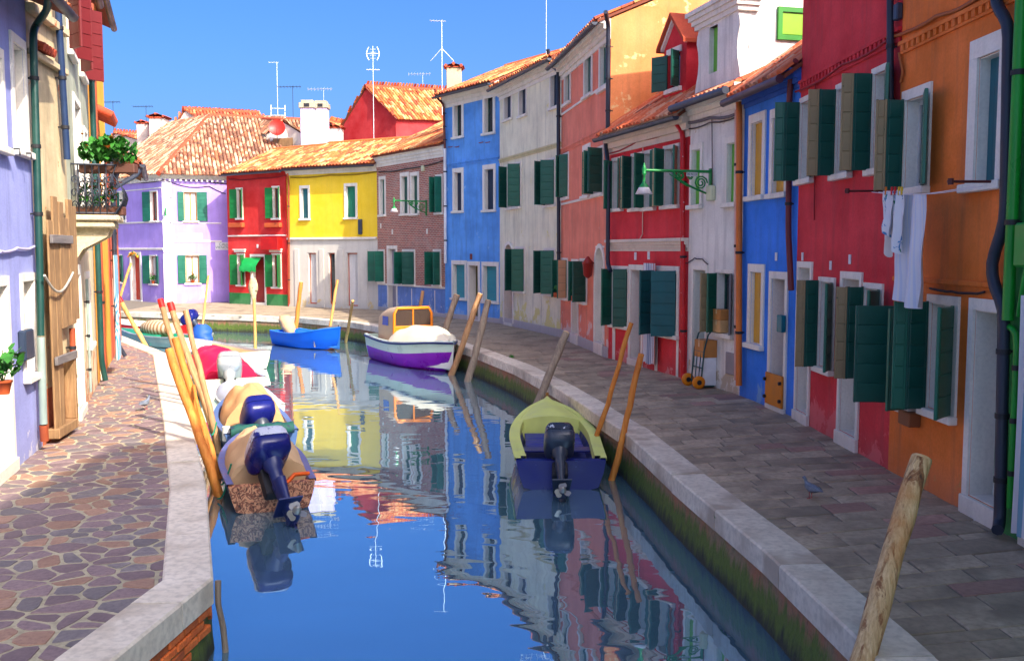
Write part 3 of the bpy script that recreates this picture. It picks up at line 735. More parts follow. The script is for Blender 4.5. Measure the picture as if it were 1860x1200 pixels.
# --- house behind the camera on the right: its tall side shades the near end of the left pavement
h = House('terrace_house', 'tall green-walled house continuing the row nearest the viewer on the right', (4.80, 2.2), (4.9, -8), 12.4, GRN1, 7.0)
h.window((1.5, 2.4, 1.0, 2.2), 'closed'); h.window((1.5, 2.4, 3.8, 5.2), 'closed'); h.window((5.5, 6.4, 3.8, 5.2), 'closed'); h.door((5.4, 6.4, 0.1, 2.2), SHUT)
h.walls((3.5, 1.4)); h.roof(3.5, 1.4); h.cornice()
# --- green house at the right edge
h = House('terrace_house', 'bright green house at the right edge behind a green drainpipe', (4.73, 9.16), (4.80, 2.2), 6.9, GRN1, 7.0); h.near = True
h.door((0.55, 1.35, 0.22, 2.35), SHUT)
h.window((2.6, 3.4, 1.0, 2.2), 'closed'); h.window((1.6, 2.4, 3.8, 5.1), 'closed')
h.walls((3.5, 1.3)); h.roof(3.5, 1.3, pal='red'); h.cornice()
GP = paint('pipe_green', L(24, 140, 44), 0.35, 0.12)
h.pipe3([Vector((0.16, -0.09, 6.6)), Vector((0.16, -0.09, 2.05))], 0.055, GP)
h.pipe3([Vector((0.1, -0.07, 2.0)), Vector((0.30, -0.07, 1.95)), Vector((0.30, -0.07, 0.3))], 0.03, GP, 'gas_pipe')
g = MB(); g.bbox(0.33, 0.55, -0.16, -0.002, 2.55, 2.95, 0.02); g.build('meter_box', GP, h.root)
h.pipe3([Vector((0.42, -0.08, 2.56)), Vector((0.40, -0.1, 2.35)), Vector((0.3, -0.07, 2.1))], 0.02, GP, 'gas_pipe', False)
GREEN_H = h
# --- orange house
h = House('terrace_house', 'orange house with dark green shutters between crimson and green houses', (4.66, 11.76), (4.73, 9.16), 6.9, ORG1, 7.0); h.near = True
w, q = h.window((1646, 1684, 178, 340), sur=0.1); bifold(h, q, 'l', 88, 104, 0.2, SHUTD, SHUTW); h.leaf(q, 'r', 158, 0.4, SHUT)
w, q = h.window((1776, 1816, 100, 330), 'closed', sur=0.16, rev=0.26, closedm=paint('shutter_blue_green', L(34, 98, 110), 0.4), fy=0.10)
w, q = h.window((1630, 1662, 560, 735), sur=0.05)
h.leaf(q, 'l', 98, 0.46, SHUTD, .02); h.leaf(q, 'r', 112, 0.36, SHUT, .02)
w, q = h.window((1690, 1735, 552, 748), sur=0.08); bifold(h, q, 'l', 84, 100, 0.24, SHUTD, SHUT); h.leaf(q, 'r', 135, 0.40, SHUT)
ow2 = q
h.door((1766, 1818, 565, 915), paint('door_white', L(232, 220, 204), 0.5), sur=0.10, rev=0.35, step=0.2)
h.walls((3.5, 1.3)); h.roof(3.5, 1.3, pal='red'); h.cornice()
h.dentil(1640, 82, 1800, 18, ORG1); h.band(h.z(1720, 512), 0.06, 0.03, ORG1)
h.pipe([(1808, -60), (1808, 10), (1832, 40), (1826, 400), (1800, 480), (1806, 520), (1824, 560), (1816, 948), (1812, 962, -0.2)], 0.055, PIPE_K)
h.pipe([(1617, -80), (1617, 250), (1614, 335)], 0.045, PIPE_K, y=-0.08)
h.cable([(1612, 68), (1660, 52), (1700, 30), (1780, -6)], 0.022, paint('cable_orange', L(170, 90, 40), 0.6))
h.cable([(1634, 96), (1640, 130), (1636, 150)], 0.018, paint('cable_orange', L(170, 90, 40), 0.6))
h.cable([(1690, 522), (1730, 528), (1790, 530)], 0.014); h.plate(1637, 22, .12, .2, GUT, .08, 'junction_box')
h.boxat((1652, 1673, 746, 772), -0.14, -0.002, paint('vent_rust', L(140, 84, 50), 0.6), 'vent_grille')
ORANGE_H = h
# --- crimson house
h = House('terrace_house', 'tall crimson house with six dark green shuttered windows and white doorways', (4.58, 15.53), (4.66, 11.76), 7.2, RED1, 7.0); h.near = True
for r, sl in (((1456, 1478, 184, 324), 1), ((1522, 1547, 160, 314), 1), ((1588, 1614, 132, 304), 1)):
    w, q = h.window(r, sur=0.07); bifold(h, q, 'l', 86, 100, 0.24, SHUTD, SHUT if r[0] < 1500 else SHUTW, inner2=None); h.leaf(q, 'r', 160, 0.40, SHUT)
w, q = h.window((1490, 1514, 512, 668), sur=0.06); bifold(h, q, 'l', 84, 104, 0.2, SHUTD, SHUTW); h.leaf(q, 'r', 150, 0.38, SHUT)
w, q = h.window((1572, 1600, 524, 690), sur=0.06); bifold(h, q, 'l', 84, 104, 0.22, SHUTD, SHUTW); h.leaf(q, 'r', 140, 0.38, SHUT)
h.door((1450, 1471, 486, 750), paint('door_white', L(232, 220, 204), 0.5), sur=0.08, rev=0.35, step=0.25)
h.door((1529, 1560, 506, 790), paint('door_white', L(232, 220, 204), 0.5), sur=0.08, rev=0.35, step=0.25)
h.walls((3.5, 1.3)); h.roof(3.5, 1.3, pal='red'); h.cornice()
h.dentil(1444, 162, 1618, 72, RED1); h.band(h.z(1530, 128), 0.05, 0.03, RED1)
h.cable([(1446, 166), (1530, 118), (1612, 74)], 0.016, paint('cable_red', L(150, 24, 34), 0.6)); h.pipe([(1481, 150), (1479, 400)], 0.012, paint('cable_red', L(150, 24, 34), 0.6), y=-0.03, name='conduit', clips=False, n=5)
for p in ((1459, 466), (1545, 471), (1510, 482)): h.plate(*p, .07, .13, PLATE)
g = MB(); u, z = h.uz(1470, 608); g.bbox(u-.12, u+.12, -.16, -.002, z-.16, z+.12, .02); g.box(u-.13, u+.13, -.17, -.002, z+.1201, z+.15); g.build('mailbox', paint('mailbox_teal', L(20, 110, 116), 0.4), h.root)
h.pipe([(1446, 110), (1438, 130), (1434, 170), (1432, 420), (1437, 527)], 0.05, paint('pipe_maroon', L(108, 40, 44), 0.5), y=-0.1)
CRIMSON_H = h
# --- bright blue house
h = House('terrace_house', 'narrow bright blue house with mustard shutters beside the crimson house', (4.27, 17.93), (4.58, 15.53), 5.75, BLU1, 6.0); h.near = True
h.h = h.z(1345, 172)
MUST = paint('shutter_mustard', L(206, 152, 40), 0.5, 0.12)
for r in ((1366, 1386, 222, 355), (1405, 1428, 212, 350)): h.window(r, 'closed', sur=0.13, rev=0.22, closedm=MUST, fy=0.055)
h.window((1364, 1384, 494, 625), 'closed', sur=0.12, rev=0.22, closedm=MUST, fy=0.055)
w, q = h.door((1401, 1426, 506, 738), paint('door_rust', L(150, 66, 24), 0.5), sur=0.1, rev=0.32, step=0.1)
g = MB(); g.bbox(q[0]-.06, q[1]+.06, -0.075, -0.035, 0.08, 0.62, 0.008); o = g.build('flood_barrier', paint('flood_board_orange', L(204, 122, 22), 0.5), h.root)
for x in (q[0]-.03, q[1]+.03):
    for z in (.2, .5): g = MB(); g.lathe([(.03, -.04), (.03, 0)], (x, -.075, z), 8, axis='y'); g.build('clamp_knob', IRON, o)
h.walls((3.0, 2.15)); h.roof(3.0, 2.15, ov=0.3, pal='red', single=True, gut=None); h.cornice(plaster('blue_cornice', L(14, 84, 180), var=.1), 0.2, 0.3)
g = MB(); g.tube([Vector((-0.05, -0.40, h.h-0.20)), Vector((h.W+0.1, -0.40, h.h-0.2))], 0.07, 8); g.build('gutter', paint('gutter_plum', L(70, 48, 62), 0.4), h.root)
h.plate(1411, 466, .08, .14, PLATE)
h.boxat((1423, 1432, 572, 603), -0.12, -0.04, paint('mailbox_teal', L(20, 110, 116), 0.4), 'mailbox')
h.pipe([(1342, 186), (1343, 215), (1342, 700)], 0.06, paint('pipe_orange', L(216, 112, 40), 0.5), y=-0.1)
BLUE2_H = h
# --- white house with the shaped attic
h = House('terrace_house', 'narrow white house with pale green shutters and a tall curved attic front', (3.69, 20.19), (4.27, 17.93), 5.6, WHT1, 6.0); h.near = True
h.h = h.z(1290, 172)
LG = paint('shutter_lime', L(100, 176, 60), 0.5, 0.15)
for r in ((1258, 1273, 272, 372), (1322, 1336, 260, 368)): h.window(r, 'closed', sur=0.1, rev=0.2, closedm=LG, fy=0.07)
w, q = h.window((1304, 1331, 496, 605), sur=0.06, frame=SHUTD); h.leaf(q, 'l', 92, 0.33, SHUTW, inner=SHUTW); h.leaf(q, 'l', 60, 0.3, SHUT)
h.leaf(q, 'r', 150, 0.25, paint('shutter_grey', L(110, 108, 110), .6))
h.door((1260, 1282, 490, 672), SHUT, sur=0.07, rev=0.3, step=0.08)
W_ = h.W; H0 = h.h
h.walls(None); h.cornice(WHITE, 0.22, 0.42)
h.boxat((1320, 1336, 640, 680), -.03, -.002, paint('access_panel', L(150, 140, 138), .6), 'access_panel')
h.pipe([(1338, 200), (1337, 690)], 0.04, paint('pipe_pink', L(226, 170, 150), 0.5), y=-0.07)
h.cable([(1250, 222), (1290, 214), (1336, 208)], 0.03, paint('cable_grey', L(110, 104, 110), .7)); h.cable([(1250, 234), (1290, 222), (1336, 214)], 0.014); h.cable([(1294, 214), (1294, 300), (1294, 345)], 0.01)
h.plate(1296, 351, .22, .3, paint('box_cream', L(206, 208, 170), .5), .12, 'junction_box')
h.cable([(1246, 478), (1262, 468), (1276, 470), (1286, 480)], 0.012)
# roof slab + attic storey with curved shoulders
g = MB(); tm = plain('roof_underlay', L(120, 62, 42), 0.9)
sl = math.radians(24); g.add([(0, -.3, H0+.03-.13), (W_, -.3, H0-.1), (W_, 6, H0+2.7), (0, 6, H0+2.7), (0, -.3, H0-.17), (W_, -.3, H0-.17), (W_, 6, H0+2.63), (0, 6, H0+2.63)], [(0, 1, 2, 3), (7, 6, 5, 4), (0, 4, 5, 1), (1, 5, 6, 2), (3, 7, 4, 0)])
rf = g.build('roof', tm, h.root); h.tiles(rf, 0.02, W_-.02, -.36, H0-.12, sl, 1.9, 'orange', True)
g = MB(); g.tube([Vector((-.05, -.42, H0-.16)), Vector((W_+.05, -.42, H0-.16))], .075, 8); g.build('gutter', GUT, h.root)
a0, a1 = h.uz(1262, 160, .1)[0], h.uz(1345, 150, .1)[0]; zt = H0+3.5
ztop = h.uz(1300, 40, .1)[1]-H0+.05; zt = H0+ztop+.75
prof = [(a_, b_*ztop/2.75) for a_, b_ in ((0.0, 0.0), (0.0, .35), (.05, .7), (.13, 1.1), (.16, 1.5), (.13, 1.9), (.06, 2.25), (.08, 2.5), (.16, 2.75))]
L_ = [(a0+p, H0-.05+zz) for p, zz in prof]; R_ = [(a1-p, H0-.05+zz) for p, zz in prof]
wq = h.px(1288, 1303, 48, 132, .1); g = MB()
ring = L_+R_[::-1]
for (l0, l1, r0, r1) in zip(L_, L_[1:], R_, R_[1:]):
    zm = (l0[1]+l1[1])/2
    g.face([(l0[0], .1, l0[1]), (wq[0], .1, l0[1]), (wq[0], .1, l1[1]), (l1[0], .1, l1[1])]); g.face([(wq[1], .1, r0[1]), (r0[0], .1, r0[1]), (r1[0], .1, r1[1]), (wq[1], .1, r1[1])])
for (za, zb) in ((L_[0][1], wq[2]), (wq[3], L_[-1][1])): g.face([(wq[0], .1, za), (wq[1], .1, za), (wq[1], .1, zb), (wq[0], .1, zb)])
for P in (L_, R_):
    for p, q in zip(P, P[1:]): g.face([(p[0], .1, p[1]), (q[0], .1, q[1]), (q[0], .34, q[1]), (p[0], .34, p[1])])
for x in wq[:2]: g.face([(x, .1, wq[2]), (x, .3, wq[2]), (x, .3, wq[3]), (x, .1, wq[3])])
g.box(a0+.16, a1-.13, .34, 5.9, H0-.1, zt+.1)
at = g.build('attic', WHT1, h.root)
g = MB(); g.bbox(wq[0]+.004, wq[1]-.004, .2, .25, wq[2], wq[3], .006); g.build('shutter', LG, h.root)
g = MB()
for k in range(4): d = .05+.05*k; g.box(a0+.1-d, a1-.1+d, .1-d, .5, L_[-1][1]+k*.09+.001*k, L_[-1][1]+(k+1)*.09)
g.build('attic_cornice', WHITE, h.root)
# green square window on the attic's side wall (faces the viewer)
ns = a1-.13; ro, Mx = h.lo, h.M.to_3x3()
def side_uz(px, py):
    d = Mx @ ray(px, py); t = (ns-ro.x)/d.x; p = ro+d*t; return p.y, p.z
y0, z1 = side_uz(1367, 10); y1, z0 = side_uz(1418, 73); y0, y1 = sorted((y0, y1)); y0 = max(y0, .9); y1 = min(max(y1, y0+.75), 4.5)
g = MB(); GF = paint('frame_green', L(40, 122, 24), .5)
for (a, b, c, d) in ((y0, y0+.09, z0, z1), (y1-.09, y1, z0, z1), (y0+.09, y1-.09, z0, z0+.09), (y0+.09, y1-.09, z1-.09, z1)): g.box(ns+.001, ns+.06, a, b, c, d)
sw = g.build('side_window', GF, h.root); g = MB(); g.bbox(ns+.001, ns+.03, y0+.1, y1-.1, z0+.1, z1-.1, .008); g.build('panel', paint('panel_lime', L(118, 160, 20), .5), sw)
WHITE_H = h
# --- scarlet house
h = House('terrace_house', 'scarlet house with white cornice, tiled roof and gabled red dormer', (2.43, 24.17), (3.69, 20.19), 5.6, RED2, 6.0); h.near = True
h.h = h.z(1175, 222)
CRMW = paint('shutter_cream_edge', L(206, 176, 136), .6, .1)
w, q = h.window((1114, 1131, 292, 378), sur=0.07); h.leaf(q, 'l', 62, .3, SHUT, .02); h.leaf(q, 'r', 140, .26, SHUT, .02, inner=CRMW)
w, q = h.window((1149, 1168, 284, 377), sur=0.07); h.leaf(q, 'l', 118, .26, SHUT, .02, inner=CRMW); h.leaf(q, 'l', 58, .36, SHUTD, .02); h.leaf(q, 'r', 132, .3, SHUTD, .02)
w, q = h.window((1172, 1190, 279, 376), sur=0.07); h.leaf(q, 'l', 60, .36, SHUT, .02); h.leaf(q, 'r', 140, .28, SHUT, .02, inner=CRMW)
w, q = h.window((1208, 1232, 270, 372), sur=0.07); h.leaf(q, 'l', 118, .26, SHUT, .02, inner=CRMW); h.leaf(q, 'l', 58, .36, SHUT, .02); h.leaf(q, 'r', 140, .28, SHUT, .02, inner=CRMW)
w, q = h.window((1113, 1141, 490, 590), sur=0.08); h.leaf(q, 'l', 55, .45, SHUT, .03, pieces=False); h.leaf(q, 'r', 48, .34, SHUTD, .03, pieces=False)
h.door((1146, 1166, 490, 652), paint('door_rust', L(150, 66, 24), 0.5), sur=0.1, rev=0.3, step=0.08)
w, q = h.window((1194, 1230, 493, 606), sur=0.1); TEAL = paint('shutter_teal', L(20, 88, 92), .4)
h.leaf(q, 'l', 60, .62, TEAL, .03, pieces=False); h.leaf(q, 'r', 62, .52, TEAL, .03, pieces=False)
h.walls((3.0, 2.0)); h.roof(3.0, 2.0, ov=.3, pal='orange', single=True); h.cornice(plaster('cornice_cream', L(222, 204, 186), var=.06, streak=.2), .3, .55)
h.cornice(plaster('cornice_cream', L(222, 204, 186), var=.06, streak=.2), .14, .28, top=h.z(1170, 434), name='string_course')
h.pipe([(1216, 208), (1240, 240), (1241, 690)], .055, paint('pipe_red', L(196, 24, 30), .4, worn=L(220, 190, 190), wear=0), y=-.09)
for p in ((1155, 465), (1179, 464)): h.plate(*p, .11, .18, PLATE)
h.cable([(1106, 279), (1160, 255), (1236, 232)], .02, paint('cable_red', L(150, 24, 34), 0.6)); h.cable([(1168, 262), (1167, 425), (1158, 440)], .012, paint('cable_cream', L(214, 190, 170), .6))
PAV = paint('panel_pale', L(206, 200, 200), .7)
for r in ((1113, 1118, 592, 655), (1190, 1195, 600, 676), (1229, 1233, 600, 686)): h.boxat(r, -.02, -.002, WHITE, 'pilaster')
# red dormer on the roof
du0, du1 = h.uz(1206, 120, .6)[0], h.uz(1247, 120, .6)[0]; g = MB(); zb = h.h+.2; ze_ = h.uz(1206, 90, .6)[1]; zp = h.uz(1226, 36, .6)[1]; um = (du0+du1)/2
wq = (du0+.25, du1-.3, h.uz(1226, 160, .6)[1], h.uz(1226, 98, .6)[1])
for f in ([(du0, zb), (wq[0], zb), (wq[0], ze_), (du0, ze_)], [(wq[1], zb), (du1, zb), (du1, ze_), (wq[1], ze_)], [(wq[0], zb), (wq[1], zb), (wq[1], wq[2]), (wq[0], wq[2])], [(wq[0], wq[3]), (wq[1], wq[3]), (wq[1], ze_), (wq[0], ze_)], [(du0, ze_), (du1, ze_), (um, zp)]): g.face([(u, .6, z) for u, z in f])
for u in (du0, du1): g.face([(u, .6, zb), (u, 3.2, zb), (u, 3.2, ze_), (u, .6, ze_)])
for u in wq[:2]: g.face([(u, .6, wq[2]), (u, .75, wq[2]), (u, .75, wq[3]), (u, .6, wq[3])])
dm = g.build('dormer', RED2, h.root)
g = MB()
for (ua, za, ub, zb2) in ((du0-.12, ze_-.08, um, zp+.05), (um, zp+.05, du1+.12, ze_-.08)): g.add([(ua, .45, za), (ub, .45, zb2), (ub, 3.2, zb2), (ua, 3.2, za), (ua, .45, za+.09), (ub, .45, zb2+.09), (ub, 3.2, zb2+.09), (ua, 3.2, za+.09)], [(0, 1, 2, 3), (7, 6, 5, 4), (0, 4, 5, 1), (1, 5, 6, 2), (2, 6, 7, 3), (3, 7, 4, 0)])
g.build('dormer_roof', tilemat2('red'), dm); g = MB()
for (ua, za, ub, zb2) in ((du0-.02, ze_-.07, um, zp-.03), (um, zp-.03, du1+.02, ze_-.07)): g.add([(ua, .52, za), (ub, .52, zb2), (ub, .52, zb2+.08), (ua, .52, za+.08), (ua, .598, za), (ub, .598, zb2), (ub, .598, zb2+.08), (ua, .598, za+.08)], [(0, 1, 2, 3), (0, 4, 5, 1), (3, 2, 6, 7), (0, 3, 7, 4), (1, 5, 6, 2)])
g.build('verge_board', WHITE, dm); g = MB(); g.box(wq[0], wq[1], .7, .72, wq[2], wq[3]); g.build('pane', GLASS, dm)
g = MB(); g.box(wq[0]-.08, wq[1]+.08, .57, .599, wq[3]+.003, wq[3]+.14); g.build('lintel', WHITE, dm); g = MB(); g.box(wq[0]-.1, wq[1]+.1, .52, .599, wq[2]-.1, wq[2]-.003); g.build('sill', WHITE, dm)
o = h.leaf(wq, 'l', 150, .42, SHUTD, .02, pieces=False); o.location.y = .56; o = h.leaf(wq, 'r', 120, .3, SHUTD, .02, pieces=False); o.location.y = .56
# taller red block behind the dormer
g = MB(); u0 = du1+.02; g.box(u0, h.W+.3, 1.2, 5.5, h.h+.3, h.h+4.0); g.build('upper_wall', RED2, h.root)
SCARLET_H = h
# --- salmon house, three storeys, sunlit orange gable
h = House('terrace_house', 'salmon three-storey house with a sunlit orange gable end and arched door', (1.52, 30.08), (2.43, 24.17), 8.5, SALM, 6.0, SALM_S); h.near = True
h.h = (h.z(1022, 108)+h.z(1100, 52))/2
for r in ((1027, 1036, 118, 186), (1063, 1075, 98, 172), (1091, 1103, 82, 160)): h.window(r, 'closed', sur=.12, rev=.22, fy=.08, closedm=SHUTD)
w, q = h.window((1024, 1033, 282, 358), sur=.06); h.leaf(q, 'l', 40, .4, SHUT); h.leaf(q, 'r', 40, .3, SHUT)
w, q = h.window((1061, 1071, 272, 355), 'closed', sur=.12, closedm=SHUTD, fy=.08)
w, q = h.window((1080, 1096, 272, 351), sur=.06); h.leaf(q, 'l', 120, .3, SHUT, inner=CRMW); h.leaf(q, 'l', 50, .4, SHUT); h.leaf(q, 'r', 110, .42, SHUTD)
w, q = h.window((1022, 1031, 472, 540), sur=.05); h.leaf(q, 'l', 60, .4, SHUT); h.leaf(q, 'r', 120, .36, SHUT, inner=CRMW)
SA_W1 = q
h.door((1040, 1050, 478, 606), paint('door_tan', L(204, 150, 90), .5), sur=.1)
w, q = h.window((1055, 1066, 474, 547), sur=.06); h.leaf(q, 'l', 60, .42, SHUT); h.leaf(q, 'r', 110, .42, SHUTD)
SA_W2 = q
w, q = h.door((1082, 1097, 450, 622), paint('door_cream', L(226, 206, 176), .5), sur=0.0, rev=.3); h.arch(q, (q[1]-q[0])/2, SALM, None)
h.walls((3.0, 1.3)); h.roof(3.0, 1.3, ov=.35, pal='orange'); h.cornice(WHITE, .28, .5)
h.dentil(1020, 268, 1100, 245, SALM); h.band(h.z(1060, 362), .07, .04); h.band(h.z(1060, 182), .07, .04)
h.pipe([(1100, 22, -.3), (1105, 46), (1104, 240), (1100, 262), (1105, 300), (1104, 480), (1109, 492)], .055, PIPE_K, y=-.12)
h.band(.12, .3, .03, plaster('foot_stone', L(190, 182, 182), var=.1), name='plinth')
g = MB(); u, z = h.uz(1071, 486, -.15); g.lathe([(.03, -.28), (.12, -.2), (.15, .1), (.17, .12), (.02, .3)], (u, -.2, z), 6); g.box(u-.02, u+.02, -.2, 0, z+.1, z+.14); g.build('wall_lantern', paint('lantern_red', L(150, 30, 24), .4), h.root)
SALMON_H = h
# --- cream house
h = House('terrace_house', 'cream three-storey house with arched doorway between pale blue and salmon houses', (-.45, 35.82), (1.52, 30.08), 8.5, CRM, 6.0); h.near = True
h.h = (h.z(912, 152)+h.z(1012, 110))/2
for r in ((917, 929, 160, 216), (944, 956, 150, 209), (1001, 1014, 132, 194)): h.window(r, 'closed', sur=.08, closedm=paint('shutter_navy', L(20, 40, 66), .4), fy=.1)
for r in ((922, 946, 300, 376), (992, 1008, 292, 372), (937, 953, 452, 528), (990, 1008, 455, 533)):
    w, q = h.window(r, sur=.07); h.leaf(q, 'l', 62, .5 if r[0] > 925 else .4, SHUTD); h.leaf(q, 'r', 60, .42, SHUT)
w, q = h.door((917, 932, 444, 586), paint('door_rust', L(150, 66, 24), 0.5), sur=0, rev=.35); h.arch(q, (q[1]-q[0])/2, CRM, None)
h.walls((3.0, 1.3)); h.roof(3.0, 1.3, ov=.35, pal='orange'); h.cornice(WHITE, .25, .5); h.dentil(912, 287, 1012, 270, plaster('course_cream', L(214, 200, 150), var=.1)); h.band(.1, .3, .025, plaster('foot_stone', L(190, 182, 182), var=.1), name='plinth')
h.pipe([(995, 90, -.35), (1000, 118, -.2), (1014, 128), (1015, 540)], .06, PIPE_K, y=-.12)
CREAM_H = h
# --- pale blue house
h = House('terrace_house', 'pale blue three-storey house with roller-shuttered shop front', (-2.71, 39.09), (-.45, 35.82), 8.5, BLU2, 6.0)
h.h = (h.z(812, 166)+h.z(905, 152))/2
for r in ((826, 839, 182, 248), (881, 896, 168, 241)): h.window(r, 'glass', sur=.14, frame=SHUTD, bars=False)
for r in ((826, 839, 313, 383), (881, 897, 307, 381)): h.window(r, 'closed', sur=.14, fy=.12, closedm=paint('shutter_navy', L(20, 40, 66), .4))
RB = paint('roller_teal', L(60, 150, 160), .5, .08)
h.window((824, 845, 480, 541), 'roller', sur=.13, closedm=RB); h.window((879, 903, 483, 547), 'roller', sur=.13, closedm=RB)
h.door((853, 869, 482, 582), paint('door_dark_olive', L(86, 84, 40), .5), sur=.13, rev=.35)
h.walls((3.0, 1.3)); h.roof(3.0, 1.3, ov=.4, pal='orange', x1=h.W); h.cornice(WHITE, .22, .55); h.dentil(812, 300, 905, 288, BLU2); h.band(.08, .2, .025, plaster('foot_stone', L(190, 182, 182), var=.1), name='plinth')
h.plate(856, 466, .16, .22, paint('plaque_brown', L(120, 50, 40), .5))
h.pipe([(790, 162, -.4), (792, 176, -.3), (806, 190), (808, 270)], .05, paint('pipe_brown', L(110, 56, 40), .5), y=-.1)
h.pipe([(808, 270), (809, 478)], .06, paint('pipe_white', L(220, 220, 220), .5), y=-.1)
for p, q_ in (((814, 267), (822, 266)), ((826, 267), (834, 266)), ((870, 259), (878, 258)), ((882, 259), (890, 258))): h.cable([p, q_], .015, paint('rust', L(140, 60, 40), .7))
BLUE_H = h
# --- brick house
h = House('terrace_house', 'bare brick house with blue dado between yellow and pale blue houses', (-6.15, 44.24), (-2.71, 39.09), 6.9, BRK, 6.0)
h.h = (h.z(690, 278)+h.z(804, 268))/2; h.zones = [(-9, BLUD), (h.z(745, 520), BRK)]
h.window((691, 699, 326, 390), 'closed', sur=.12, fy=.12)
for r in ((730, 741, 320, 388), (748, 759, 319, 388)): h.window(r, 'closed', sur=.13, fy=.12, closedm=SHUTD)
w, q = h.window((793, 803, 321, 386), sur=.08); h.leaf(q, 'l', 70, .4); h.leaf(q, 'r', 90, .3)
w, q = h.window((689, 698, 456, 511), sur=.06); h.leaf(q, 'l', 130, .5); h.leaf(q, 'r', 80, .4)
w, q = h.window((733, 753, 457, 516), sur=.08); h.leaf(q, 'l', 70, .55); h.leaf(q, 'r', 70, .5, SHUTD)
w, q = h.window((789, 800, 457, 517), sur=.08); h.leaf(q, 'l', 70, .55); h.leaf(q, 'r', 110, .4)
h.door((706, 720, 452, 562), paint('door_grey', L(150, 146, 158), .5), sur=.12, rev=.25)
h.walls((4.0, 1.9)); h.roof(4.0, 1.9, ov=.25, pal='orange', gut=None); h.cornice(WHITE, .2, .5); h.band(h.z(745, 519), .08, .04); h.band(.05, .2, .03, plaster('foot_stone', L(190, 182, 182), var=.1), name='plinth')
h.cable([(688, 312), (740, 306), (806, 292)], .03); h.plate(770, 306, .2, .25, paint('box_cream', L(206, 208, 170), .5), .1, 'junction_box')
for p in ((692, 410), (713, 421), (776, 420)): h.plate(*p, .12, .22)
for x in (748, 790): u = h.uz(x, 545)[0]; g = MB(); g.box(u-.03, u+.03, -.01, -.002, .15, h.z(745, 524)); g.build('dado_joint', WHITE, h.root)
BRICK_H = h
# --- yellow house
h = House('terrace_house', 'vivid yellow house above a white stone shop front', (-10.86, 46.88), (-6.15, 44.24), 6.9, YEL, 6.0)
h.h = (h.z(530, 306)+h.z(680, 296))/2
WST = plaster('white_shopfront', L(206, 200, 188), L(214, 190, 136), .03, .12, var=.06, streak=.15)
h.zones = [(-9, WST), (h.z(600, 434), YEL)]
BG = paint('shutter_blue_green2', L(20, 92, 100), .4)
h.window((548, 560, 342, 397), 'closed', sur=.11, closedm=BG, fy=.1, leaves=1); h.window((629, 646, 338, 395), 'closed', sur=.11, closedm=paint('shutter_fresh_green', L(20, 112, 84), .4), fy=.1)
RW_ = paint('shop_frame_red', L(178, 74, 40), .5)
for r in ((560, 575, 459, 552), (597, 609, 459, 553), (630, 650, 459, 556)): h.window(r, 'glass', sur=0, sill=False, rev=.24, fy=.12, frame=RW_, bars=False, curtain=r[0] != 597, smat=WST)
h.walls((3.0, 1.3)); h.roof(3.2, 1.35, ov=.3, pal='orange'); h.cornice(WHITE, .22, .35); h.band(h.z(600, 433), .10, .1)
h.cable([(528, 322), (600, 318), (684, 312)], .03, paint('cable_ochre', L(150, 120, 20), .6)); g = MB(); u, z = h.uz(656, 412); g.bbox(u-.1, u+.1, -.14, -.002, z-.35, z+.35, .03); g.build('meter_box', GUT, h.root)
for x in (540, 585, 620, 664): u = h.uz(x, 500)[0]; g = MB(); g.bbox(u-.14, u+.14, -.04, -.002, 0, h.z(600, 452), .01); g.build('pilaster', WST, h.root)
YELLOW_H = h
# --- red house with green dado
h = House('terrace_house', 'vermilion house with green dado and bright green shutters', (-14.48, 49.33), (-10.92, 46.88), 7.0, REDF, 6.0)
h.h = (h.z(416, 314)+h.z(520, 309))/2; h.zones = [(-9, GRNF), (h.z(470, 533), REDF)]
BG2 = paint('shutter_bright_green', L(16, 104, 48), .4, .15); WF = paint('frame_varnish', L(150, 84, 40), .5)
for r, al, ar in (((431, 440, 344, 396), 165, 140), ((496, 507, 341, 396), 165, 140), ((432, 444, 463, 517), 160, 120), ((496, 510, 463, 521), 165, 120)):
    w, q = h.window(r, sur=.07, frame=WF); h.leaf(q, 'l', al, .42, BG2, .02); h.leaf(q, 'r', ar, .4, BG2, .02); u0, u1, z0, z1 = q
    if z0 < 2: g = MB(); g.box(u0-.15, u1+.15, -.1, -.032, z1+.14, z1+.25); g.box(u0-.2, u1+.2, -.15, -.034, z1+.25, z1+.3); g.build('lintel', WHITE, h.root)
h.door((458, 481, 466, 550), paint('door_dark_red', L(130, 24, 24), .5), sur=.1)
h.walls((3.0, 1.3)); h.roof(3.2, 1.35, ov=.3, pal='orange'); h.band(h.z(470, 428), .07, .06); h.cable([(416, 326), (470, 324), (522, 318)], .03, paint('cable_red', L(150, 24, 34), 0.6))
h.plate(468, 447, .12, .18, PLATE); h.boxat((482, 513, 431, 454), -.3, -.002, paint('unit_red', L(190, 14, 10), .5), 'meter_box', .02)
h.boxat((420, 445, 405, 413), -.2, -.002, paint('planter_terracotta', L(190, 84, 40), .7), 'window_box', .02); h.boxat((485, 513, 405, 413), -.2, -.002, paint('planter_terracotta', L(190, 84, 40), .7), 'window_box', .02)
h.pipe([(522, 316, -.3), (524, 330), (525, 552)], .05, paint('pipe_rust', L(150, 70, 40), .6), y=-.08)
# awning cloth over the door
u0, u1, z0, z1 = h.px(446, 476, 468, 493); g = MB(); P = []
for i in range(9):
    x = lerp(u0, u1, i/8); P.append([Vector((x, -.05, z1)), Vector((x, -.3, lerp(z0, z1, .62)+.02*math.sin(i*2))), Vector((x, -.42, lerp(z0, z1, .3)+.03*math.sin(i*1.7))), Vector((x, -.40, z0+.04*math.sin(i*2.3)))])
g.grid(P); AWG = paint('awning_green', L(20, 160, 74), .7, .2); aw = g.build('awning', AWG, h.root)
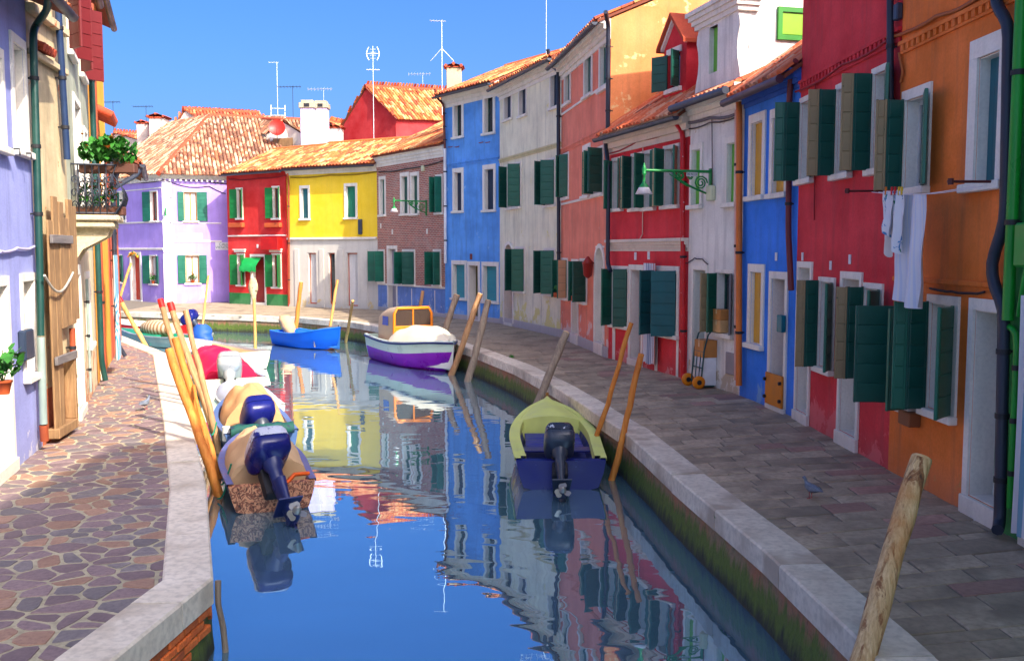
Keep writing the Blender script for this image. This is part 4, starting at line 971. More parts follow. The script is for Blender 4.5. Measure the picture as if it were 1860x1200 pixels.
# --- lilac corner house (two faces)
zl = None
h = House('terrace_house', 'lilac corner house with orange window frames and brown hipped roof', (-17.97, 49.85), (-12.2, 52.06), 7.0, LIL, 6.0)
h.h = h.z(340, 318)
w, q = h.window((334, 358, 349, 401), sur=.05, frame=paint('frame_orange', L(206, 130, 40), .5), curtain=True); h.leaf(q, 'l', 178, .3, SHUT, .02); h.leaf(q, 'r', 176, .5, SHUT, .02)
w, q = h.window((337, 362, 464, 514), sur=.05, frame=paint('frame_orange', L(206, 130, 40), .5), curtain=True); h.leaf(q, 'l', 178, .38, SHUT, .02); h.leaf(q, 'r', 178, .38, SHUT, .02); LIL_W = q
h.walls(None, sides=False); h.band(h.z(340, 438), .08, .04, x1=2.9); h.band(h.z(340, 405), .06, .03, x1=2.9)
PALE = plaster('pale_lilac_band', L(224, 214, 236), var=.05, streak=.1)
g = MB(); g.box(-.02, .3, -.06, -.002, 0, h.z(305, 461)); g.box(.3001, .55, -.03, -.002, 0, h.z(305, 461)); g.build('corner_pilaster', WHITE, h.root)
g = MB(); g.box(0.0, .45, -.03, -.002, h.z(305, 458), h.h-.3); g.build('corner_strip', PALE, h.root)
h.cornice(WHITE, .3, .22)
g = MB(); x = .1
while x < h.W: g.box(x, x+.1, -.16, -.012, h.h-.33, h.h-.2205); x += .26
tag(g.build('eave_brackets', WHITE, h.root), kind='stuff')
h.pipe([(310, 330), (311, 478)], .03, PALE, y=-.05, name='conduit'); h.cable([(302, 328), (345, 340), (380, 338), (410, 352)], .02); h.cable([(322, 325), (370, 328), (412, 334)], .02)
h.boxat((324, 368, 424, 436), -.012, -.002, WHITE, 'plaster_patch')
LILAC_H = h; zE = h.h
h2 = House('wing', '', (-22.32, 53.84), (-17.97, 49.85), zE, LIL, 5.0)
w, q = h2.window((274, 286, 348, 401), sur=.05, frame=paint('frame_rust', L(160, 50, 30), .5)); h2.leaf(q, 'l', 170, .62, SHUT, .02)
w, q = h2.window((218, 228, 350, 401), sur=.05); h2.leaf(q, 'l', 170, .4, SHUT, .02)
w, q = h2.window((210, 221, 464, 512), sur=.05, frame=paint('frame_rust', L(160, 50, 30), .5)); h2.leaf(q, 'l', 172, .42, SHUT, .02); h2.leaf(q, 'r', 172, .3, SHUT, .02); LIL_WL = q
w, q = h2.window((273, 285, 465, 515), sur=.05, frame=paint('frame_rust', L(160, 50, 30), .5), curtain=True); h2.leaf(q, 'l', 172, .6, SHUT, .02); h2.leaf(q, 'r', 172, .3, SHUT, .02); LIL_W2 = q
h2.door((239, 255, 464, 545), paint('door_orange_red', L(190, 50, 20), .5), sur=.16)
h2.walls(None, sides=False); h2.band(h2.z(260, 452), .1, .04); h2.band(h2.z(260, 404), .08, .04); h2.band(h2.z(260, 344), .06, .03); h2.cornice(WHITE, .3, .22)
g = MB(); x = .1
while x < h2.W: g.box(x, x+.1, -.16, -.012, zE-.33, zE-.2205); x += .26
tag(g.build('eave_brackets', WHITE, h2.root), kind='stuff'); h2.cable([(208, 330), (250, 332), (300, 326)], .025)
W2M = h.M @ (Matrix.Translation(h2.P0) @ Matrix.Rotation(h2.a, 4, 'Z'))
for ch in list(h2.root.children):
    mb_ = W2M @ ch.matrix_basis; ch.parent = h.root; ch.matrix_basis = mb_
bpy.data.objects.remove(h2.root)
# hipped roof: planes given by their corners in the world, tiled
def tile_plane(poly, eave, pal, parent, name='tiles', sx=0.2, sy=0.34, inv=None):
    o = poly[0]; e = (eave).normalized(); n = None
    for i in range(2, len(poly)):
        n = (poly[1]-o).cross(poly[i]-o)
        if n.length > 1e-3: break
    n.normalize()
    if n.z < 0: n = -n
    up = n.cross(e); P2 = [((p-o).dot(e), (p-o).dot(up)) for p in poly]
    def inside(x, y):
        c = False
        for (x1, y1), (x2, y2) in zip(P2, P2[1:]+P2[:1]):
            if (y1 > y) != (y2 > y) and x < (x2-x1)*(y-y1)/(y2-y1)+x1: c = not c
        return c
    R = Matrix((e, up, n)).transposed().to_4x4(); mb = MB(); rnd = random.Random(int(abs(o.x)*100))
    xs, ys = [p[0] for p in P2], [p[1] for p in P2]; x = min(xs)
    while x < max(xs):
        y = min(ys)-0.05
        while y < max(ys):
            if inside(x, y+.2) or inside(x, y+.05):
                M = Matrix.Translation(o+e*(x+rnd.uniform(-.015, .015))+up*(y+rnd.uniform(-.02, .02))+n*(.02+rnd.uniform(0, .015))) @ R @ Matrix.Rotation(rnd.uniform(-.05, .05), 4, 'Z') @ Matrix.Rotation(.02, 4, 'X')
                if inv is not None: M = inv @ M
                tile_into(mb, M, sc(rnd.choice(PAL[pal]), rnd.uniform(.78, 1.15)))
            y += sy
        x += sx
    tag(mb.build(name, TILE_J, parent), kind='stuff')
def plane_roof(H, planes, pal, ridges=()):
    g = MB(); inv = H.M if isinstance(H, House) else H.matrix_basis.inverted(); root = H.root if isinstance(H, House) else H
    for poly, e in planes: g.face([inv @ p for p in poly])
    r = g.build('roof', plain('roof_underlay', L(120, 62, 42), 0.9), root)
    for poly, e in planes: tile_plane(poly, e, pal, r, inv=inv)
    for a, b in ridges: gg = MB(); gg.tube([inv @ lerp(a, b, k/10)+Vector((0, 0, .03)) for k in range(11)], .13, 8); gg.build('ridge', tilemat2('red'), r)
    return r
def off(p, d): return p+Vector((d[0], d[1], d[2]))
C0 = Vector((-17.97, 49.85, zE)); dR = Vector((5.77, 2.21, 0)).normalized(); dL = Vector((-4.35, 3.99, 0)).normalized()
C = C0+Vector((0.02, -.45, -.02)); A = AT(382, 211, 57.0); RE = C+dR*6.2; LE = C+dL*7.2
B = A+dR*6.0; A2 = A+dL*5.0
plane_roof(h, [([C, RE, B, A], dR), ([LE, C, A, A2], -dL)], 'brown', [(C, A), (A, B)])
# ------------------------------------------------------------------ left-hand row
GL = 'houses along the left pavement'
LIL1 = plaster('periwinkle_plaster', L(150, 156, 214), L(206, 204, 214), 0.0, 0.2, var=.12, streak=.3)
CRUM = plaster('crumbling_plaster', L(206, 184, 142), L(190, 108, 62), .10, .1, var=.3, streak=.6)
GRYG = plaster('grey_green_plaster', L(176, 180, 156), L(214, 204, 180), .1, .1, var=.25, streak=.6)
YEL2 = plaster('ochre_yellow_plaster', L(240, 164, 10), var=.1, streak=.25)
TERR = plaster('terracotta_plaster', L(214, 84, 30), var=.12, streak=.2)
OLDW = wood('old_boards', L(124, 92, 60), L(172, 136, 94), 2.2)
PGREEN = paint('pipe_bottle_green', L(24, 66, 60), .4); PZINC = paint('pipe_zinc', L(140, 156, 150), .4); PRUST = paint('pipe_rust', L(150, 70, 40), .6)
h = House('terrace_house', 'periwinkle house at the left edge with white recessed doorways', (-4.29, 4.0), (-6.54, 13.25), 6.05, LIL1, 6.0, group=GL); h.near = True
CRD = paint('panel_ivory', L(212, 200, 182), .6)
h.window((24, 44, 86, 272), 'open', sur=.1, rev=.16, closedm=CRD); h.window((-24, 2, 100, 262), 'open', sur=.1, rev=.16, closedm=CRD)
h.window((42, 62, 510, 680), 'open', sur=.09, rev=.2, closedm=CRD); h.door((-18, 16, 520, 850), CRD, sur=.1, rev=.2, fill='open')
h.window((1.5, 2.5, 1.0, 2.2), 'closed'); h.window((1.5, 2.5, 3.7, 5.0), 'closed'); h.window((4.0, 5.0, 3.7, 5.0), 'closed')
h.walls((3.0, 1.2)); h.roof(3.0, 1.2, ov=.5, pal='orange')
h.pipe([(88, -12, -.45), (86, 18, -.35), (66, 45), (60, 60), (72, 470), (74, 610)], .05, PGREEN, y=-.1); h.pipe([(74, 612), (79, 770)], .052, PZINC, y=-.1, clips=False); h.pipe([(79, 772), (81, 800)], .058, PRUST, y=-.1, clips=False)
h.boxat((32, 48, 598, 654), -.1, -.002, paint('mailbox_slate', L(44, 56, 74), .4), 'mailbox', .02)
for p in ((10, 270), (32, 278)): u, z = h.uz(*p); g = MB(); g.tube([(u, 0, z), (u, -.16, z), (u, -.16, z-.08)], .012, 6); g.build('line_hook', IRON, h.root)
h.cable([(0, 456), (30, 450), (64, 446)], .02, paint('cable_lilac', L(176, 170, 206), .6))
PERI_H = h
h = House('terrace_house', 'derelict house with crumbling plaster and a gate of weathered boards', (-6.54, 13.25), (-6.81, 14.88), 7.6, CRUM, 6.0, group=GL); h.near = True
h.zones = [(-9, stone('rough_brick', L(190, 84, 44), L(176, 110, 74), 7, .9, 0)), (0.75, CRUM)]
h.walls((3, 1.2)); h.roof(3, 1.2, ov=.25, pal='red'); h.band(h.z(90, 118), .09, .09, CRUM); h.band(h.z(90, 45), .12, .12, CRUM)
zt_, zb_ = h.z(100, 375), h.z(105, 600); nb = 6; rnd = random.Random(2)
for k in range(nb):                                        # upright boards of the gate, uneven tops and feet
    x0, x1 = .12+k*.235, .12+(k+1)*.235-.012; g = MB(); zb2 = zb_+.12*k/nb+rnd.uniform(-.03, .03)
    g.bbox(x0, x1, -.16+rnd.uniform(-.012, .012), -.12, (zb2 if k > 1 else .12), zt_+rnd.uniform(-.25, .25), .006); g.build('board', OLDW, h.root)
for zq in (h.z(95, 435), h.z(95, 650)): g = MB(); g.bbox(.1, 1.1, -.21, -.165, zq-.06, zq+.06, .008); g.build('ledge', wood('grey_batten', L(104, 98, 98), L(136, 128, 124), 2, 0), h.root)
g = MB(); g.bbox(.1, 1.05, -.2, -.03, .06, .2, .01); g.build('ledge', OLDW, h.root)
g = MB(); g.bbox(1.0, 1.1, -.19, -.03, .201, 1.1, .008); g.build('gate_post', OLDW, h.root)
for k in range(5): g = MB(); g.tube([(.25+.12*k, -.16, h.z(70, 92)), (.25+.12*k, .02, h.z(70, 92)+.06)], .06, 6); g.build('tile', tilemat2('red'), h.root)
h.pipe([(131, 596), (137, 770)], .045, PRUST, y=-.1); h.pipe([(104, -10), (122, 290)], .05, paint('pipe_navy', L(30, 50, 84), .4), y=-.1)
P_ = []
for k in range(13): t = k/12; u, z = h.uz(lerp(78, 130, t), lerp(500, 495, t), -.2); P_.append(Vector((u, -.22, z-.25*math.sin(math.pi*t))))
g = MB(); g.tube(P_, .018, 6); g.build('hose', paint('hose_grey', L(176, 172, 160), .5), h.root)
h = House('terrace_house', 'grey-green house with dark red shutters and an iron balcony', (-6.81, 14.88), (-8.42, 19.44), 7.6, GRYG, 6.0, group=GL); h.near = True
h.zones = [(-9, plaster('cream_base', L(222, 200, 160), L(190, 104, 60), .06, .2, var=.15)), (2.7, GRYG)]
RSH = paint('shutter_oxblood', L(104, 26, 26), .45, .15)
w, q = h.window((.9, 1.6, 5.9, 7.2), sur=.08); h.leaf(q, 'l', 150, .38, RSH); h.leaf(q, 'r', 140, .4, RSH)
w, q = h.window((3.0, 3.7, 5.9, 7.2), sur=.08); h.leaf(q, 'l', 150, .4, RSH); h.leaf(q, 'r', 130, .4, RSH)
h.window((1.5, 2.6, 3.3, 5.2), sur=.1, sill=False); h.window((3.4, 4.0, 3.8, 4.9), sur=.08)
h.door((.5, 1.4, .12, 2.3), SHUTW, sur=.14, rev=.3); w, q = h.window((2.6, 3.3, 1.0, 2.2), 'closed', closedm=SHUTW)
h.walls((3, 1.2)); h.roof(3, 1.2, ov=.2, pal='red')
h.pipe3([Vector((4.55, -.1, 7.4)), Vector((4.55, -.1, .5)), Vector((4.55, -.16, .1))], .055, PGREEN); h.pipe3([Vector((2.2, -.06, 2.2)), Vector((2.2, -.06, .2))], .025, PZINC, 'conduit')
bu0, bu1, bz, bd = .7, 2.0, 3.27, .62                      # balcony: slab, bellied iron railing
STN = stone('balcony_stone', L(196, 178, 140), L(214, 198, 162), 4, .8, 0)
g = MB(); g.bbox(bu0-.08, bu1+.08, -bd-.08, 0.1, bz-.09, bz, .02); g.bbox(bu0-.02, bu1+.02, -bd, 0.1, bz-.2, bz-.091, .02); bal = g.build('balcony', STN, h.root)
for x in (bu0+.15, bu1-.25): g = MB(); g.add([(x, 0, bz-.75), (x+.12, 0, bz-.75), (x, 0, bz-.202), (x+.12, 0, bz-.202), (x, -.55, bz-.202), (x+.12, -.55, bz-.202), (x, -.5, bz-.34), (x+.12, -.5, bz-.34), (x, -.12, bz-.55), (x+.12, -.12, bz-.55)], [(0, 8, 6, 4, 2), (3, 5, 7, 9, 1), (0, 1, 9, 8), (8, 9, 7, 6), (6, 7, 5, 4), (2, 4, 5, 3)]); g.build('bracket', STN, bal)
def belly(t): return .16*math.sin(math.pi*min(1, t*1.25))**1.3 if t < .8 else .05*(t-.8)/.2
RH = .82; WI = paint('wrought_iron', L(58, 62, 72), .4, .2, metal=.4)
rail = MB()
def railpt(kind, c, t):
    b = belly(t)
    if kind == 'f': return Vector((c, -bd-b, bz+t*RH))
    return Vector(((bu0-b) if kind == 'l' else (bu1+b), c, bz+t*RH))
segs = [('f', lerp(bu0, bu1, k/15)) for k in range(16)]+[('l', -bd*k/6) for k in range(6)]+[('r', -bd*k/6) for k in range(6)]
for kd, c in segs:
    rail.tube([railpt(kd, c, t/10) for t in range(11)], .011, 5)
    for t0 in (.18, .42, .68):                                # scrolls between bars
        P = []
        for k in range(11):
            a = k/10*math.pi*2.6; r = .05*(1-k/13); p = railpt(kd, c, t0+.1*math.sin(a)*(1-k/13))
            if kd == 'f': p.x += .07+r*math.cos(a)
            else: p.y += -.05-r*math.cos(a)
            P.append(p)
        rail.tube(P, .009, 4, cap=False)
for t in (.04, .98):
    rail.tube([railpt('l', 0, t)]+[railpt('l', -bd*.98, t)]+[railpt('f', bu0, t), railpt('f', bu1, t)]+[railpt('r', -bd*.98, t), railpt('r', 0, t)], .016, 6)
tag(rail.build('railing', WI, bal), kind='stuff')
BALC_H = h
h = House('terrace_house', 'ochre yellow house at the far end of the left pavement', (-8.42, 19.44), (-10.07, 24.17), 8.2, YEL2, 6.0, group=GL); h.near = True
h.window((1.2, 2.0, 3.6, 4.9), sur=.1); h.door((.8, 1.7, .1, 2.3), SHUTW, sur=.06, rev=.3); h.window((3.2, 3.9, 3.6, 4.9), 'closed', sur=.1)
h.walls((3, 1.2)); h.roof(3, 1.2, ov=.2, pal='red')
for k in range(9): g = MB(); g.tube([(1.2+.19*k, -.38, 5.55), (1.2+.19*k, .0, 5.72)], .085, 6); g.build('tile', tilemat2('red'), h.root)
h.pipe3([Vector((4.85, -.12, 5.0)), Vector((4.85, -.12, .4)), Vector((4.85, -.3, .05))], .05, PIPE_K); h.pipe3([Vector((.35, -.1, 7.8)), Vector((.35, -.1, .1))], .05, PRUST)
u0 = 4.5; g = MB(); g.box(4.45, h.W-.003, -.012, -.002, 0, 5.2); g.build('corner_strip', TERR, h.root)
YEL2_H = h
h = House('terrace_house', 'low terracotta house with deep rafter eaves behind the ochre house', (-10.09, 24.25), (-11.8, 29.0), 5.2, TERR, 6.0, group=GL)
h.window((1.0, 1.8, 1.0, 2.2), 'closed'); h.window((1.0, 1.8, 3.4, 4.6), 'closed'); h.walls((3, 1.5)); h.roof(3, 1.5, ov=.75, pal='red')
for k in range(9): g = MB(); x = .1+k*.58; g.box(x, x+.09, -.7, -.003, h.h-.34, h.h-.22) if False else g.add([(x, -.7, h.h-.44), (x+.09, -.7, h.h-.44), (x+.09, 0, h.h-.1), (x, 0, h.h-.1), (x, -.7, h.h-.34), (x+.09, -.7, h.h-.34), (x+.09, 0, h.h+.0), (x, 0, h.h+.0)], [(3, 2, 1, 0), (4, 5, 6, 7), (0, 1, 5, 4), (1, 2, 6, 5), (3, 0, 4, 7)]); g.build('rafter', OLDW, h.root)
h.pipe3([Vector((.05, -.78, h.h-.42)), Vector((.05, -.7, h.h-.6)), Vector((.05, -.12, h.h-.95)), Vector((.05, -.1, 2.0))], .06, GUT)
# ------------------------------------------------------------------ roofs, gables and chimneys behind
def gable_house(name, label, Lp, Ap, Rp, t, wallm, pal, base=0.0, group='houses behind the canal front'):
    """Lp, Ap, Rp: left eave, apex, right eave of the gable facing us; t: vector to its back"""
    o = tag(empty(name, (Ap.x, Ap.y, 0)), label, 'house', group); q = Vector((Ap.x, Ap.y, 0)); g = MB()
    Lb, Rb = Vector((Lp.x, Lp.y, base)), Vector((Rp.x, Rp.y, base)); pts = [Lb, Rb, Rp, Ap, Lp]
    g.face([p-q for p in pts]); g.face([p+t-q for p in reversed(pts)])
    for a, b in ((Lb, Lp), (Rb, Rp)): g.face([a-q, b-q, b+t-q, a+t-q])
    g.build('wall', wallm, o)
    ed = t.normalized(); outL, outR = (Lp-Ap)*.06, (Rp-Ap)*.08; tb = -ed*.12
    up = Vector((0, 0, .06))
    plane_roof(o, [([Rp+outR+tb+up, Rp+outR+t+up, Ap+t+up, Ap+tb+up], ed), ([Lp+outL+t+up, Lp+outL+tb+up, Ap+tb+up, Ap+t+up], -ed)], pal, [(Ap+tb+up, Ap+t+up)])
    return o
REDG = plaster('dark_red_gable', L(188, 14, 22), var=.1, streak=.2); PINKW = plaster('pale_pink_gable', L(238, 206, 186), var=.06, streak=.15)
rg = gable_house('gabled_house', 'dark red gabled house with orange tiles rising behind the brick house', AT(624, 227, 57.5), AT(666, 160, 56.5), AT(719, 214, 55), AT(812, 168, 60)-AT(666, 160, 56.5), REDG, 'orange')
pk = gable_house('gabled_house', 'pale pink gable wall rising behind the lilac house roof', AT(300, 262, 60), AT(337, 201, 60), AT(395, 240, 59), AT(470, 208, 62)-AT(337, 201, 60), PINKW, 'red')
fr = gable_house('gabled_house', 'low distant house with red roof behind the left row', AT(196, 262, 66), AT(210, 243, 66), AT(262, 258, 64), AT(300, 250, 66)-AT(210, 243, 66), PINKW, 'red')
f2 = gable_house('gabled_house', 'small orange-roofed house between twin lilac chimneys and red gable', AT(585, 250, 60), AT(600, 224, 60), AT(626, 243, 59), AT(640, 232, 63)-AT(600, 224, 60), plaster('pale_plaster', L(222, 212, 200), var=.06), 'orange')
# dormer with red dish on the lilac roof
dl = gable_house('roof_dormer', 'white dormer with wooden shutters on the roof behind the vermilion house', AT(484, 244, 55.5), AT(512, 221, 55.5), AT(552, 246, 54.5), AT(440, 218, 61)-AT(512, 221, 55.5), plaster('pale_plaster', L(222, 212, 200), var=.06), 'brown', base=7.2, group='roof dormers')
dl['category'] = 'dormer'; del dl['group']
g = MB(); p0, p1 = AT(496, 276, 55.2), AT(532, 250, 54.7); q = dl.location; g.add([p0-q, Vector((p1.x, p1.y, p0.z))-q, p1-q, Vector((p0.x, p0.y, p1.z))-q], [(0, 1, 2, 3)]); g.build('shutter', OLDW, dl)
def dish(name, label, c, r, d, mat, group=None):
    o = tag(empty(name, c), label, 'satellite dish', group); d = Vector(d).normalized(); R = d.to_track_quat('Z', 'Y').to_matrix(); g = MB(); rows = []
    for k in range(6):
        rr = r*k/5; rows.append([R @ Vector((rr*math.cos(a*math.pi/9), rr*math.sin(a*math.pi/9), .22*(rr/r)**2*r)) for a in range(18)])
    g.grid(rows, close=True); rows2 = [[p-d*.02 for p in rw] for rw in rows]; g.grid(rows2, close=True); g.build('reflector', mat, o)
    g = MB(); g.tube([R @ Vector((0, -r*.9, .1)), R @ Vector((0, -r*.3, r*.8)), R @ Vector((0, 0, r*.8))], .015, 5); g.tube([(0, 0, 0), (0, 0, -r*1.6)], .025, 6); g.build('mast', IRON, o); return o
dish('satellite_dish', 'red satellite dish on the dormer behind the vermilion house', AT(503, 233, 54.6), .46, (.2, -1, .25), paint('dish_red', L(206, 34, 20), .4))
def chimney(label, px, py_top, py_bot, D, w, mat, cap='tile', group='chimneys'):
    b = AT(px, py_bot, D); t = AT(px, py_top, D); hh = t.z-b.z; o = tag(empty('chimney', b), label, 'chimney', group); g = MB()
    g.bbox(-w/2, w/2, -w/2, w/2, -1.0, hh*.78, .02); g.build('stack', mat, o)
    if cap == 'tile':
        g = MB(); g.box(-w*.58, w*.58, -w*.58, w*.58, hh*.78+.002, hh*.84)
        for sx in (-1, 1): g.add([(sx*w*.72, -w*.7, hh*.84), (0, -w*.7, hh), (0, w*.7, hh), (sx*w*.72, w*.7, hh*.84)], [(0, 1, 2, 3)])
        for x in (-.4, 0, .4): g.tube([(x*w*1.3, -w*.75, hh*(.97-.28*abs(x))), (x*w*1.3, w*.75, hh*(.97-.28*abs(x)))], .07, 6)
        g.build('cap', tilemat2('red'), o)
    else:
        g = MB(); g.bbox(-w*.6, w*.6, -w*.6, w*.6, hh*.78+.002, hh*.9, .02); g.bbox(-w*.45, w*.45, -w*.45, w*.45, hh*.9+.002, hh*.96, .01); g.build('cap', stone('chimney_cap', L(150, 140, 120), L(190, 176, 150), 5, .8, 0), o)
        g = MB(); g.box(-w*.2, w*.2, -w*.61, -w*.5, hh*.8, hh*.88); g.build('flue', IRON, o)
    return o
LILC = plaster('lilac_chimney', L(206, 192, 226), var=.08, streak=.3)
chimney('left one of the twin lilac chimneys behind the yellow house', 561, 180, 262, 52.5, .72, LILC, 'flat'); chimney('right one of the twin lilac chimneys behind the yellow house', 585, 181, 258, 53, .68, LILC, 'flat')
chimney('cream chimney with tiled cap over the pale blue house eave', 825, 118, 150, 42, .62, plaster('cream_chimney', L(216, 186, 140), var=.1), 'tile')
chimney('pink chimney with tiled cap left of the pale gable', 290, 208, 246, 62, .95, PINKW, 'tile'); chimney('small white chimney with red cap at far left of the roofs', 262, 220, 248, 63, .7, PINKW, 'tile')
chimney('squat pale chimney with orange cap right of the twin lilac chimneys', 609, 228, 256, 55, .8, plaster('pale_plaster', L(222, 212, 200), var=.06), 'tile')
ALU = plain('aluminium', L(206, 210, 214), .35, .6)
def antenna(label, px, py_top, py_bot, D, kind='yagi', col=None, z_end=None):
    b, t = AT(px, py_bot, D), AT(px, py_top, D); hh = t.z-b.z; o = tag(empty('roof_antenna', b), label, 'antenna', 'television antennas on the roofs'); m = col or ALU
    g = MB(); g.tube([(0, 0, -1.5), (0, 0, hh)], .015, 6); g.build('mast', m, o); g = MB()
    if kind == 'yagi':
        g.tube([(-.9, .1, hh-.06), (.5, -.1, hh-.06)], .014, 5)
        for k in range(8): x = -.85+k*.18; g.tube([(x, -.25, hh-.06), (x, .25, hh-.06)], .008, 4); g.tube([(x, 0, hh-.16), (x, 0, hh+.04)], .006, 4)
    elif kind == 'panel':
        for s in (-1, 1):
            g.tube([(s*(.22+.12*math.sin(math.pi*k/8)), 0, hh-.75+.7*k/8) for k in range(9)], .026, 6)
            g.tube([(0, 0, hh-.4), (s*.3, 0, hh-.4)], .018, 5)
        for k in range(4): g.tube([(-.16, 0, hh-.65+.16*k), (.16, 0, hh-.65+.16*k)], .01, 4)
        g.tube([(-.35, 0, hh-1.25), (.35, .05, hh-1.25)], .02, 5)
        for k in range(5): g.tube([(-.3+.15*k, -.2, hh-1.25), (-.3+.15*k, .2, hh-1.25)], .01, 4)
    elif kind == 'v':
        for s in (-1, 1): g.tube([(0, 0, hh*.55), (s*.55, .1, hh*.35)], .013, 5); g.tube([(-.55, 0, hh-.02), (.2, 0, hh-.05)], .014, 5)
        for k in range(5): g.tube([(-.5+.14*k, -.2, hh-.03), (-.5+.14*k, .2, hh-.03)], .008, 4)
    elif kind == 'cross':
        for zz in (.5, .9): g.tube([(-.4, 0, zz), (.4, .1, zz)], .016, 5); g.tube([(-.4, 0, zz-.15), (-.4, 0, zz+.2)], .03, 5); g.tube([(.4, .1, zz-.15), (.4, .1, zz+.2)], .03, 5)
        g.tube([(-.5, 0, hh-.02), (.1, 0, hh-.02)], .012, 4)
    tag(g.build('array', m, o), kind='stuff'); return o
WHT_A = plain('antenna_white', L(230, 234, 238), .4, .2)
antenna('tall white antenna with curved panels in front of the red gable', 679, 84, 245, 53, 'panel', WHT_A); antenna('white mast antenna with crossed panels behind the red dish', 505, 113, 225, 58, 'cross', WHT_A)
antenna('dark mast antenna left of the twin lilac chimneys', 533, 156, 240, 56, 'yagi', IRON); antenna('short antenna above the twin lilac chimneys', 588, 160, 185, 54, 'yagi')
antenna('tall antenna with splayed arms beside the blue house chimney', 803, 37, 150, 46, 'v', WHT_A); antenna('small antenna over the red gabled roof', 768, 133, 168, 60, 'yagi')
antenna('tall thin antenna above the cream house roof', 992, -10, 90, 38, 'yagi'); antenna('thin antenna mast at far left over the distant roofs', 207, 184, 248, 64, 'yagi', IRON); antenna('low antenna left of the pink chimney', 266, 192, 225, 66, 'yagi', IRON); antenna('small antenna above the brown hipped roof', 420, 198, 215, 62, 'yagi', IRON)
